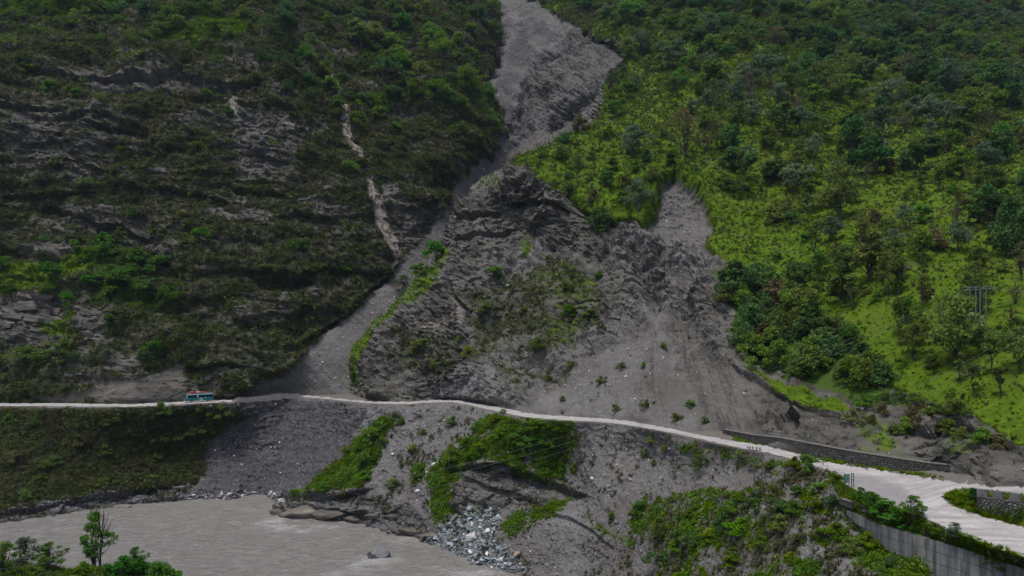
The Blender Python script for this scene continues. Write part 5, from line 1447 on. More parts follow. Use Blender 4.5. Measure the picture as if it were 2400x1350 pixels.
def rock_mesh(name, seed, mat, flat, n=18, sub=True, rough=0.06):
    v, f = stone_vf(seed, n, flat)
    me = mesh_np(name, v, f, mat)
    bm = bmesh.new(); bm.from_mesh(me)
    if sub:
        bmesh.ops.bevel(bm, geom=list(bm.edges), offset=0.03, segments=1, affect='EDGES')
        bmesh.ops.triangulate(bm, faces=bm.faces)
        bmesh.ops.subdivide_edges(bm, edges=[e for e in bm.edges if e.calc_length() > 0.2], cuts=1)
        bm.verts.ensure_lookup_table()
        co = np.array([q.co[:] for q in bm.verts])
        d = fbm(co + seed * 3.1, 0.35, 3, 0.55, seed) * rough
        for q, k in zip(bm.verts, d): q.co += q.co.normalized() * float(k)
        bmesh.ops.triangulate(bm, faces=bm.faces)
    bm.to_mesh(me); bm.free()
    return me
ROCKS = {}
for key, mat, flat in [('grey', 'rock_grey', (1, 0.8, 0.6)), ('brown', 'rock_brown', (1.0, 0.7, 0.5)), ('pale', 'rock_pale', (1, 0.75, 0.6)), ('slate', 'slate', (1, 0.6, 0.22)), ('slatedark', 'slate_dark', (1, 0.6, 0.24)), ('palesl', 'rock_pale', (1, .55, .24)), ('rust', 'rust_rock', (1, .8, .5))]:
    ROCKS[key] = [rock_mesh(key + '_rock', 300 + 17 * i + len(key), M[mat], flat, 14 + i, True, 0.05 if 'slate' in key else 0.08) for i in range(4)]

def place_rock(name, key, p, size, rot, label, group=None, cat='rock'):
    o = link(name, random.choice(ROCKS[key]))
    o.location = p; o.scale = size; o.rotation_euler = rot
    return tag(o, label, cat, group)

# the boulder in the river
def river_boulder():
    D = depth_at_z(1308, 0.0)
    pts = [(-2.7, 0.6, -1.0), (-2.9, 1.6, 0.3), (-2.3, -0.6, -0.8), (-1.5, 0.2, 2.1), (-0.6, 1.9, 2.9), (0.9, 2.4, 3.0), (2.0, 1.4, 2.6), (2.6, 0.4, 1.7), (2.7, 1.8, 0.4), (2.3, -0.9, 0.8), (1.2, -1.7, -0.3), (0.7, -1.2, 1.3), (-0.6, -0.9, 1.2), (-1.6, -1.1, -0.5), (2.5, 0.0, -1.2), (0, 3.2, -1), (1.8, 2.9, 0.2), (-1.7, 2.4, 0.6)]
    bm = bmesh.new()
    for q in pts: bm.verts.new(q)
    r = bmesh.ops.convex_hull(bm, input=bm.verts)
    bmesh.ops.delete(bm, geom=[g for g in r['geom_interior'] if isinstance(g, bmesh.types.BMVert)], context='VERTS')
    bmesh.ops.bevel(bm, geom=list(bm.edges), offset=0.16, segments=2, affect='EDGES')
    bmesh.ops.triangulate(bm, faces=bm.faces)
    bmesh.ops.subdivide_edges(bm, edges=[e for e in bm.edges if e.calc_length() > 0.7], cuts=2)
    co = np.array([q.co[:] for q in bm.verts]); d = fbm(co, 1.4, 4, 0.55, 77) * 0.28
    for q, k in zip(bm.verts, d): q.co += q.co.normalized() * float(k)
    bmesh.ops.triangulate(bm, faces=bm.faces)
    me = bpy.data.meshes.new('boulder'); bm.to_mesh(me); bm.free()
    T = NT('boulder_wet_shaded', 0.55, 0.4)
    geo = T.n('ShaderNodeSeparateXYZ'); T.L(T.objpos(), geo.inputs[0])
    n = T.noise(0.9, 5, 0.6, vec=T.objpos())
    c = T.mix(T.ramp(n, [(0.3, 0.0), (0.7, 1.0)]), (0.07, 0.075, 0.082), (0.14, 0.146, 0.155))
    wet_shade_line = T.math('ADD', T.math('MULTIPLY_ADD', geo.outputs[0], 0.5, geo.outputs[2]), T.math('MULTIPLY_ADD', n, 1.2, -0.6))  # wet foot, plus shade of the left side painted into the colour
    T.base(T.mix(T.ramp(wet_shade_line, [(0.82, 1.0), (0.95, 0.0)]), c, (0.035, 0.034, 0.034)))
    T.bump(n, 0.5, 0.2)
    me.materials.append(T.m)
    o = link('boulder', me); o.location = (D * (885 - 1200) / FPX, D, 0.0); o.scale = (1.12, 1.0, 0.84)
    tag(o, 'large grey boulder with dark wet foot and painted left shade standing in the river', 'boulder')
river_boulder()

# slabs of bedrock at the water's edge
for i, (u, v, w, h, dz, key, lb) in enumerate([
    (652, 1204, 46, 30, 0, 'brown', 'rounded dark rock at the tip of the promontory'), (880, 1212, 60, 20, 0.0, 'brown', 'flat brown rock at the water below the gravel rib'), (925, 1212, 40, 24, 0, 'brown', 'jagged brown rock behind the long slabs'),
    (900, 1240, 28, 14, 0, 'grey', 'grey rock at the water left of the long slab'), (970, 1248, 90, 22, 0, 'brown', 'long flat rock slab reaching along the water'), (915, 1248, 26, 12, 0, 'brown', 'narrow dark rock tip in the water'),
    (940, 1196, 44, 22, 0.4, 'brown', 'blocky brown rock above the long slabs'), (830, 1216, 50, 20, 0, 'brown', 'pale topped rock ledge at the water edge'), (775, 1208, 110, 30, 0, 'brown', 'layered rock shelf under the grassy rib'), (1010, 1256, 50, 16, 0, 'brown', 'low rock between long slab and slate pile'),
    (712, 1200, 100, 36, 0, 'brown', 'layered rock base of the promontory'), (1200, 1338, 34, 16, 0, 'slatedark', 'dark slab overhanging the water at the gravel foot'), (1130, 1316, 26, 9, 0, 'slatedark', 'thin dark slab lying half in the water'), (1103, 1334, 10, 5, -0.2, 'slatedark', 'single small dark stone out in the water'),
    (662, 1170, 26, 18, 0.0, 'pale', 'pale rock at the left root of the promontory')]):
    p = ground(EM, u, v)
    D = p[1] - 0.5
    k = D / FPX
    place_rock('shore_rock', key, (D * (u - 1200) / FPX, D, max(p[2] + dz, 0.1)), (w * k * 1.05, w * k * 0.55, h * k * 1.9), (random.uniform(-.15, .15), random.uniform(-.1, .1), random.uniform(-.3, .3)), lb)

def strew(sh, poly, n, key_w, size_px, name, label_fn, group, cat, rng, flatlie=False, lift=0.0):
    s = SHEETS[SHEET_OF[sh]]
    idx = np.nonzero((poly_sd(poly, s['u'], s['v'], 5) > 0) & (s['verts'][:, 2] > -0.3))[0]
    for q in range(n):
        i = int(rng.choice(idx)); p = s['verts'][i]
        k = p[1] / FPX
        key = str(rng.choice([a for a, _ in key_w], p=np.array([b for _, b in key_w]) / sum(b for _, b in key_w)))
        w = float(np.exp(rng.uniform(math.log(size_px[0]), math.log(size_px[1])))) * k
        rot = (float(rng.normal(0.5 if flatlie else 0.2, 0.35)), float(rng.normal(0, 0.35)), float(rng.uniform(0, 6.28)))
        place_rock(name, key, (float(p[0]), float(p[1]) - 0.1, float(p[2]) + lift * w), (w, w * rng.uniform(.7, 1.1), w * rng.uniform(.75, 1.3)), rot, label_fn(key), group + ' ' + key, cat)
rr = np.random.default_rng(5)
SLATE_L = {'slate': 'pale blue grey slate slab in the pile at the water edge', 'slatedark': 'dark slate slab in the pile at the water edge', 'palesl': 'whitish slab in the slate pile at the water edge', 'rust': 'rusty slab in the slate pile', 'grey': 'grey block in the slate pile at the water edge'}
strew('E', [(1000, 1262), (1060, 1215), (1100, 1195), (1170, 1190), (1180, 1230), (1160, 1262), (1190, 1292), (1215, 1335), (1180, 1340), (1110, 1318), (1060, 1296)], 270, [('slate', 5), ('slatedark', 2.6), ('palesl', .7)], (8, 26), 'slate_rock', lambda k: SLATE_L[k], 'slabs of the slate pile', 'slab', rr, True, 0.12)
for (u, v, w, key, lb) in [(1102, 1262, 40, 'pale', 'large pale bluish slab in the middle of the slate pile'), (1158, 1246, 22, 'slate', 'upright blue grey slab at the grass edge of the slate pile'), (1090, 1240, 26, 'slate', 'standing slate wedge at the upper end of the pile'),
                           (1186, 1300, 20, 'slate', 'lone bluish slab on the gravel right of the pile'), (1212, 1302, 26, 'rust', 'reddish block on the gravel beside the slate pile'), (1068, 1215, 34, 'slatedark', 'dark leaning slab under the mound')]:
    p = ground('embankment', u, v); k = p[1] / FPX
    place_rock('slate_rock', key, (float(p[0]), float(p[1]) - 0.5, float(p[2]) + 0.4), (w * k, w * k * .9, w * k * 1.2), (0.7, random.uniform(-.3, .3), random.uniform(0, 6)), lb, None, 'slab')
s_ = SHEETS[EM]
pile = np.clip(poly_sd([(1000, 1266), (1060, 1215), (1100, 1195), (1170, 1190), (1180, 1230), (1160, 1262), (1220, 1300), (1250, 1345), (1180, 1345), (1110, 1322), (1060, 1300)], s_['u'], s_['v'], 20) / 12 + 0.2, 0, 1)
chips = []
for i in range(5):
    v, f = stone_vf(900 + i, 12, (1, 0.6, 0.25)); chips.append(proto_obj('chip', v, f, M[('slate', 'slate', 'slate_dark', 'slate_dark', 'rock_grey')[i]]))
cover('slate_debris', [(EM, pile, 2600)], chips, 0.45, 1.5, 0.8, 'broken bluish slate filling the pile at the water edge', 61)
strew('E', [(440, 1160), (520, 1156), (600, 1154), (660, 1154), (664, 1176), (560, 1176), (440, 1172)], 110, [('grey', 4), ('pale', .5), ('slate', 1)], (6, 17), 'bank_stone', lambda k: {'grey': 'grey stone in the row along the water', 'pale': 'whitish stone in the row along the water', 'slate': 'bluish stone in the row along the water'}[k], 'stones at the foot of the slide', 'stone', rr, False, 0.15)
strew('E', [(1150, 1300), (1240, 1280), (1330, 1345), (1300, 1370), (1200, 1345)], 60, [('grey', 3), ('slate', 1), ('brown', 2), ('pale', .4)], (5, 15), 'gravel_stone', lambda k: {'grey': 'grey', 'slate': 'bluish', 'brown': 'brown', 'pale': 'whitish'}[k] + ' stone at the foot of the gravel fan', 'stones of the gravel fan', 'stone', rr, False, 0.1)
# single pale stones
for (sh, u, v, w, lb) in [('E', 1395, 1126, 14, 'bright white stone on the gravel right of the mound'), ('E', 1016, 1092, 18, 'long pale slab on the gravel left of the mound'), ('E', 1003, 1108, 12, 'pale stone beside the long pale slab'), ('E', 920, 1066, 16, 'pale bluish slab on the upper gravel'),
                          ('E', 980, 1155, 18, 'flat pale slab low on the gravel left of the mound'), ('S', 1474, 822, 12, 'white stone on the scree cone'), ('S', 1185, 660, 12, 'white stone group on the rock face of the spur'), ('S', 1470, 896, 12, 'pale block low on the scree cone'),
                          ('S', 1746, 942, 14, 'flat white stone under the thicket'), ('S', 1570, 470, 8, 'white stone high in the scar'), ('E', 1504, 998, 10, 'white stone below the road edge'), ('E', 1825, 1178, 12, 'white stone on the slope by the poles'), ('E', 1890, 1100, 12, 'pale stone under the leafy bush'), ('S', 1275, 815, 9, 'white stone low on the spur face'),
                          ('M', 1176, 376, 12, 'rusty pale stone in the narrow of the chute'), ('M', 1130, 195, 14, 'pale boulder at the left rim of the chute'),
                          ('E', 487, 985, 14, 'white rock in the washout under the bus'), ('E', 484, 968, 9, 'small white rock in the washout just below the road'), ('E', 495, 952, 16, 'grey boulder at the road edge behind the bus'), ('E', 438, 950, 14, 'grey stone at the road edge below the bus front'), ('E', 560, 952, 20, 'dark rock heap at the road edge right of the bus')]:
    p = ground(SHEET_OF[sh], u, v); k = p[1] / FPX
    key = 'rust' if 'rusty' in lb else ('brown' if 'dark rock' in lb else ('grey' if 'grey' in lb else 'pale'))
    place_rock('pale_stone' if key == 'pale' else 'loose_rock', key, (float(p[0]), float(p[1]) - 0.2, float(p[2]) + 0.2), (w * k, w * k * .8, w * k), (0.5, random.uniform(-.3, .3), random.uniform(0, 6)), lb, None, 'stone')
for sh, poly, n, zone in [('M', [(1150, 130), (1250, 150), (1300, 300), (1180, 380), (1120, 420), (1190, 300), (1140, 220)], 46, 'in the upper chute'), ('M', [(700, 900), (820, 760), (1000, 580), (1050, 520), (900, 760), (820, 890)], 34, 'on the lower chute'),
                          ('S', [(1560, 420), (1660, 500), (1600, 640), (1500, 560)], 22, 'in the scar on the grass slope'), ('S', [(1300, 860), (1560, 760), (1700, 960), (1300, 960)], 36, 'on the scree cone above the road'), ('E', [(520, 960), (800, 960), (700, 1130), (470, 1150)], 30, 'on the dark slide below the road'),
                          ('E', [(880, 980), (1080, 970), (1000, 1200), (880, 1180)], 36, 'on the gravel left of the mound'), ('E', [(1360, 1010), (1700, 1060), (1500, 1160), (1360, 1180)], 30, 'on the gravel right of the mound'), ('E', [(1600, 1160), (1900, 1130), (2050, 1320), (1600, 1350)], 30, 'on the weedy slope below the junction')]:
    strew(sh, poly, n, [('pale', 1)], (3.0, 8), 'pale_stone', lambda k, z=zone: 'small pale stone ' + z, 'pale stones ' + zone, 'stone', rr, False, 0.15)
# blocky outcrop at the left
OUT = [(66, 717, 52, 26, 'large squared block of the outcrop above the road'), (105, 706, 40, 14, 'flat topped bed of the outcrop beside the squared block'), (96, 740, 36, 12, 'thin bed under the squared block'), (40, 742, 34, 12, 'thin bed at the left foot of the outcrop'),
       (122, 722, 26, 16, 'block right of the squared block'), (90, 757, 44, 12, 'lowest bed of the outcrop'), (28, 718, 30, 18, 'block left of the squared block'), (70, 696, 44, 10, 'cap bed of the outcrop'), (128, 748, 30, 10, 'loose bed at the right foot of the outcrop'), (20, 762, 40, 12, 'low bed by the left picture edge'),
       (215, 742, 40, 14, 'bed of the second outcrop under the thicket'), (232, 770, 50, 16, 'broken block of the second outcrop'), (205, 786, 36, 12, 'lower bed of the second outcrop')]
for (u, v, w, h, lb) in OUT:
    p = ground(MS, u, v); k = p[1] / FPX
    bm = bmesh.new(); bmesh.ops.create_cube(bm, size=1.0)
    for q in bm.verts: q.co += Vector((random.uniform(-.14, .14), random.uniform(-.14, .14), random.uniform(-.2, .2)))
    bmesh.ops.bevel(bm, geom=list(bm.edges), offset=0.04, segments=1, affect='EDGES')
    me = bpy.data.meshes.new('outcrop_block'); bm.to_mesh(me); bm.free(); me.materials.append(M['rock_brown'])
    o = link('outcrop_block', me); o.location = (float(p[0]), float(p[1]) + 1.3, float(p[2])); o.scale = (w * k, 4.0, h * k); o.rotation_euler = (random.uniform(-.1, .1), random.uniform(0.0, .14), random.uniform(-.35, .35))
    tag(o, lb, 'rock')
# ------------------------------------------------------------------ box and prism helpers for built things
def box_vf(x0, x1, y0, y1, z0, z1):
    v = np.array([(x, y, z) for z in (z0, z1) for y in (y0, y1) for x in (x0, x1)], float)
    f = np.array([(0, 2, 3, 1), (4, 5, 7, 6), (0, 1, 5, 4), (2, 6, 7, 3), (0, 4, 6, 2), (1, 3, 7, 5)])
    return v, f

def part(name, vf_list, mat, parent=None, bevel=0.0, smooth=False):
    v, f = merge(vf_list)
    me = mesh_np(name, v, f, mat, smooth)
    if bevel:
        bm = bmesh.new(); bm.from_mesh(me)
        bmesh.ops.bevel(bm, geom=list(bm.edges), offset=bevel, segments=2, affect='EDGES', clamp_overlap=True)
        bm.to_mesh(me); bm.free()
    return link(name, me, parent)

def disc_vf(c, r, w, sides=20, axis='y'):
    V = []
    for s in (-w / 2, w / 2):
        for k in range(sides):
            a = 2 * math.pi * k / sides
            V.append((c[0] + r * math.cos(a), c[1] + s, c[2] + r * math.sin(a)))
    V.append((c[0], c[1] - w / 2, c[2])); V.append((c[0], c[1] + w / 2, c[2]))
    F = []
    for k in range(sides):
        n = (k + 1) % sides
        F.append((k, n, sides + n, sides + k))
        F.append((2 * sides, n, k, k)); F.append((2 * sides + 1, sides + k, sides + n, sides + n))
    return np.array(V), np.array(F)

def clean_mesh(o):
    """Drop the doubled corners of the fan triangles."""
    bm = bmesh.new(); bm.from_mesh(o.data)
    bmesh.ops.dissolve_degenerate(bm, edges=bm.edges, dist=1e-6)
    bm.to_mesh(o.data); bm.free()
    return o

M['bus_paint'] = simple_material('bus_paint', (0.0, 0.115, 0.12), (0.002, 0.155, 0.15), 0.8, 0.35, 0.5, obj=True)
M['bus_white'] = simple_material('bus_white', (0.6, 0.68, 0.68), (0.7, 0.76, 0.76), 1.0, 0.4, 0.4, obj=True)
M['glass_dark'] = simple_material('glass_dark', (0.006, 0.01, 0.025), (0.012, 0.018, 0.04), 0.8, 0.08, 0.6, obj=True)
M['rubber'] = simple_material('rubber', (0.012, 0.012, 0.012), (0.025, 0.024, 0.023), 3.0, 0.8, 0.2, obj=True)
M['steel'] = simple_material('steel', (0.25, 0.26, 0.26), (0.36, 0.37, 0.37), 2.0, 0.45, 0.4, obj=True)
M['red_cloth'] = simple_material('red_cloth', (0.42, 0.03, 0.015), (0.55, 0.06, 0.03), 3.0, 0.8, 0.1, obj=True)
M['mauve_cloth'] = simple_material('mauve_cloth', (0.28, 0.22, 0.33), (0.42, 0.36, 0.46), 3.0, 0.8, 0.1, obj=True)
M['bus_green'] = simple_material('bus_green', (0.02, 0.16, 0.05), (0.03, 0.2, 0.08), 2.0, 0.4, 0.4, obj=True)

def build_bus():
    L, W = 9.2, 2.35
    D = depth_at_z(941.5, 30.36)
    root = empty('bus', ((D * (466 - 1200)) / FPX, D, 30.36), math.radians(33))
    tag(root, 'turquoise coach with white roof line and red luggage on the dirt road', 'bus')
    # the side that shows is at -y, the front at -x
    prof = [(-4.6, 0.45), (-4.62, 1.1), (-4.5, 1.55), (-4.15, 2.7), (-3.9, 3.0), (4.4, 3.0), (4.58, 2.75), (4.6, 0.6), (4.5, 0.42)]
    n = len(prof)
    V = [(x, -W / 2, z) for x, z in prof] + [(x, W / 2, z) for x, z in prof]
    bm = bmesh.new()
    vs_ = [bm.verts.new(q) for q in V]
    bm.faces.new(vs_[:n]); bm.faces.new(list(reversed(vs_[n:])))
    for k in range(n):
        bm.faces.new((vs_[k], vs_[n + k], vs_[n + (k + 1) % n], vs_[(k + 1) % n]))
    bmesh.ops.recalc_face_normals(bm, faces=bm.faces)
    bmesh.ops.bevel(bm, geom=list(bm.edges), offset=0.09, segments=2, affect='EDGES')
    me = bpy.data.meshes.new('body'); bm.to_mesh(me); bm.free(); me.materials.append(M['bus_paint'])
    body = link('body', me, root)
    y = -W / 2 - 0.012
    for x0, x1 in ((-3.75, -2.75), (-2.69, -1.7), (-1.64, -0.62), (-0.36, 0.75), (0.81, 1.95), (2.01, 3.15), (3.21, 4.3)):
        part('side_window', [box_vf(x0, x1, y - 0.012, y + 0.03, 1.68, 2.5)], M['glass_dark'], root, 0.02)
        part('side_window', [box_vf(x0, x1, W / 2 - 0.02, W / 2 + 0.02, 1.68, 2.5)], M['glass_dark'], root, 0.02)
    part('window_pillar', [box_vf(-0.6, -0.38, y - 0.02, y + 0.03, 1.62, 2.6)], M['bus_white'], root)
    part('roof_band', [box_vf(-4.05, 4.45, y - 0.02, y + 0.04, 2.66, 2.86)], M['bus_white'], root, 0.02)
    part('front_band', [box_vf(-4.06, -3.9, y - 0.02, y + 0.04, 1.3, 2.66)], M['bus_white'], root, 0.02)
    # windscreen leans with the front
    a, b = np.array((-4.45, 0, 1.62)), np.array((-4.14, 0, 2.66))
    wv = np.array([(a[0] - .03, -1.02, a[2]), (a[0] - .03, 1.02, a[2]), (b[0] - .03, 1.0, b[2]), (b[0] - .03, -1.0, b[2]), (a[0] + .05, -1.02, a[2]), (a[0] + .05, 1.02, a[2]), (b[0] + .05, 1.0, b[2]), (b[0] + .05, -1.0, b[2])])
    wf = np.array([(0, 1, 2, 3), (7, 6, 5, 4), (0, 4, 5, 1), (3, 2, 6, 7), (0, 3, 7, 4), (1, 5, 6, 2)])
    part('windscreen', [(wv, wf)], M['glass_dark'], root)
    part('front_mask', [box_vf(-4.66, -4.6, -1.0, 1.0, 0.85, 1.2)], M['bus_green'], root, 0.02)
    for s in (-0.85, 0.85):
        part('headlight', [box_vf(-4.69, -4.6, s - 0.14, s + 0.14, 0.9, 1.12)], M['bus_white'], root, 0.03)
    part('bumper', [box_vf(-4.75, -4.5, -1.15, 1.15, 0.42, 0.66)], M['steel'], root, 0.04)
    for x in (-2.35, 2.95):
        for s in (-1, 1):
            w = clean_mesh(part('wheel', [disc_vf((x, s * (W / 2 - 0.14), 0.47), 0.47, 0.3)], M['rubber'], root))
            clean_mesh(part('rim', [disc_vf((x, s * (W / 2 + 0.02), 0.47), 0.24, 0.06)], M['steel'], w))
        part('wheel_arch', [tube([(x + 0.62 * math.cos(t), y, 0.47 + 0.62 * math.sin(t)) for t in np.linspace(0, math.pi, 9)], [0.05] * 9, 5)], M['rubber'], root)
    # white swoosh on the side and the smaller one behind it
    def crescent(cx, cz, r0, a0, a1, wid, nm):
        V, F = [], []
        N = 12
        for i in range(N + 1):
            t = a0 + (a1 - a0) * i / N
            w = wid * math.sin(math.pi * (0.06 + 0.94 * i / N)) + 0.02
            for rr_ in (r0 - w, r0 + w):
                for yy in (y - 0.018, y + 0.02):
                    V.append((cx + rr_ * math.cos(t), yy, cz + rr_ * math.sin(t) * 0.75))
        for i in range(N):
            k = i * 4
            F += [(k, k + 4, k + 6, k + 2), (k + 1, k + 3, k + 7, k + 5), (k, k + 1, k + 5, k + 4), (k + 2, k + 6, k + 7, k + 3)]
        part(nm, [(np.array(V), np.array(F))], M['bus_white'], root)
    crescent(0.2, 0.98, 0.62, math.radians(-70), math.radians(105), 0.12, 'swoosh')
    crescent(-0.55, 0.75, 0.5, math.radians(60), math.radians(20), 0.1, 'swoosh')
    crescent(2.2, 1.15, 0.35, math.radians(80), math.radians(170), 0.06, 'swoosh')
    part('roof_rack', [tube([(-3.4, s * 0.95, 3.16), (3.9, s * 0.95, 3.16)], [0.03, 0.03]) for s in (-1, 1)] + [tube([(x, -0.95, 3.16), (x, 0.95, 3.16)], [0.03, 0.03]) for x in np.arange(-3.4, 4, 0.9)]
         + [tube([(x, s * 0.95, 2.98), (x, s * 0.95, 3.18)], [0.03, 0.03]) for x in (-3.4, -1, 1.4, 3.9) for s in (-1, 1)], M['steel'], root)
    part('mirror', [box_vf(-4.75, -4.65, -1.45, -1.22, 1.9, 2.35)], M['rubber'], root, 0.03)
    # bundles lashed to the rack are things of their own
    M4 = root.matrix_basis.copy()
    def bundle(x0, x1, zt, mat, lb, seed):
        bm = bmesh.new(); bmesh.ops.create_cube(bm, size=1.0)
        bmesh.ops.subdivide_edges(bm, edges=bm.edges, cuts=3, use_grid_fill=True)
        co = np.array([q.co[:] for q in bm.verts]); d = fbm(co * 2 + seed, 0.7, 2, .5, seed)
        for q, k in zip(bm.verts, d):
            q.co = Vector((q.co.x * (x1 - x0), q.co.y * 1.5, q.co.z * zt)) * (1 + 0.25 * float(k))
            if q.co.z > 0: q.co.z *= 1 - 0.5 * min(1, (abs(q.co.x) / (x1 - x0) * 2) ** 4)
        me = bpy.data.meshes.new('luggage_bundle'); bm.to_mesh(me); bm.free(); me.materials.append(M[mat])
        o = link('luggage_bundle', me)
        root_m = Matrix.Translation(root.location) @ Matrix.Rotation(root.rotation_euler.z, 4, 'Z')
        o.location = root_m @ Vector(((x0 + x1) / 2, 0, 3.2 + zt / 2)); o.rotation_euler = root.rotation_euler
        tag(o, lb, 'luggage')
    bundle(-3.2, -0.9, 0.45, 'red_cloth', 'red tarpaulin bundle over the front of the bus roof', 3)
    bundle(-0.8, 0.6, 0.6, 'mauve_cloth', 'pale mauve bundle in the middle of the bus roof', 5)
    bundle(0.7, 2.0, 0.35, 'red_cloth', 'small red bundle behind the mauve one on the bus roof', 8)
build_bus()

# ------------------------------------------------------------------ walls
M['concrete'] = None
def concrete_material():
    T = NT('stained_concrete', 0.9, 0.2)
    n = T.noise(0.5, 5, 0.65); st = T.noise(1.3, 4, 0.65, stretch=((1.0, 1.0, 0.08), (0, 0, 0)))
    fi = T.noise(5.0, 3, 0.6)
    c = T.mix(T.ramp(n, [(0.3, 0.0), (0.7, 1.0)]), (0.17, 0.175, 0.175), (0.29, 0.295, 0.29))
    c = T.mix(T.ramp(st, [(0.42, 0.0), (0.62, 0.9)]), c, (0.055, 0.056, 0.055))
    c = T.mix(T.ramp(fi, [(0.4, 0.3), (0.6, 0.0)]), c, (0.12, 0.12, 0.118))
    T.base(c); T.bump(fi, 0.3, 0.05)
    return T.m
M['concrete'] = concrete_material()
M['mortar'] = simple_material('mortar', (0.05, 0.048, 0.045), (0.1, 0.096, 0.09), 3.0)
M['wall_stone'] = simple_material('wall_stone', (0.055, 0.054, 0.052), (0.15, 0.148, 0.143), 1.1, rand=0.45)

def wall_line(pts, step):
    """Resample a ground line (x, y, ztop, zfoot) at even steps."""
    p = np.array(pts, float)
    d = np.concatenate([[0], np.cumsum(np.linalg.norm(np.diff(p[:, :2], axis=0), axis=1))])
    s = np.arange(0, d[-1] + 1e-6, step)
    return np.stack([np.interp(s, d, p[:, k]) for k in range(4)], 1), s

def concrete_wall():
    tops = [(1985, 1196, 89.8), (2030, 1216, 85.6), (2065, 1231, 83.0), (2120, 1246, 79.8), (2170, 1261, 77.2), (2240, 1280, 73.9), (2290, 1298, 71.6), (2400, 1332, 68.4), (2520, 1368, 65.6), (2640, 1400, 63.5)]
    pts = []
    for u, v, D in tops:
        D -= 0.9
        x, y, z = world_pt(u, v, D)
        pts.append((x, y, z, z - (0.6 + min(1, (u - 1985) / 220) * 6.5)))
    P, s = wall_line(pts, 2.44)
    base = P[len(P) // 2]
    root = empty('retaining_wall', (0, 0, 0))
    tag(root, 'stained concrete retaining wall of square panels below the hairpin', 'wall')
    rows = 1.22
    core = []
    for i in range(len(P) - 1):
        a, b = P[i], P[i + 1]
        t = (b[:2] - a[:2]) / np.linalg.norm(b[:2] - a[:2]); nrm = np.array([t[1], -t[0]])
        if nrm[1] > 0: nrm = -nrm
        def quad(s0, s1, z00, z01, z10, z11, off, th):
            """Slab between stations s0..s1; bottom z00,z10 and top z01,z11."""
            A = a[:2] + (b[:2] - a[:2]) * s0; B = a[:2] + (b[:2] - a[:2]) * s1
            f_ = nrm * off; k_ = nrm * (off - th)
            v = np.array([(*(A + f_), z00), (*(B + f_), z10), (*(B + f_), z11), (*(A + f_), z01), (*(A + k_), z00), (*(B + k_), z10), (*(B + k_), z11), (*(A + k_), z01)])
            f = np.array([(0, 1, 2, 3), (7, 6, 5, 4), (0, 4, 5, 1), (3, 2, 6, 7), (0, 3, 7, 4), (1, 5, 6, 2)])
            return v, f
        core.append(quad(0, 1, a[3], a[2] - .02, b[3], b[2] - .02, 0.0, 0.6))
        nr = max(1, int(math.ceil((min(a[2] - a[3], b[2] - b[3])) / rows)))
        for r in range(nr):
            za, zb = a[2] - r * rows, b[2] - r * rows
            la, lb = max(a[3], za - rows), max(b[3], zb - rows)
            if za - la < 0.2 or zb - lb < 0.2: continue
            g = 0.03
            part('panel', [quad(0.008, 0.992, la + g, za - g, lb + g, zb - g, 0.06 + random.uniform(-0.012, 0.012), 0.1)], M['concrete'], root)
    part('core', core, M['mortar'], root)
concrete_wall()

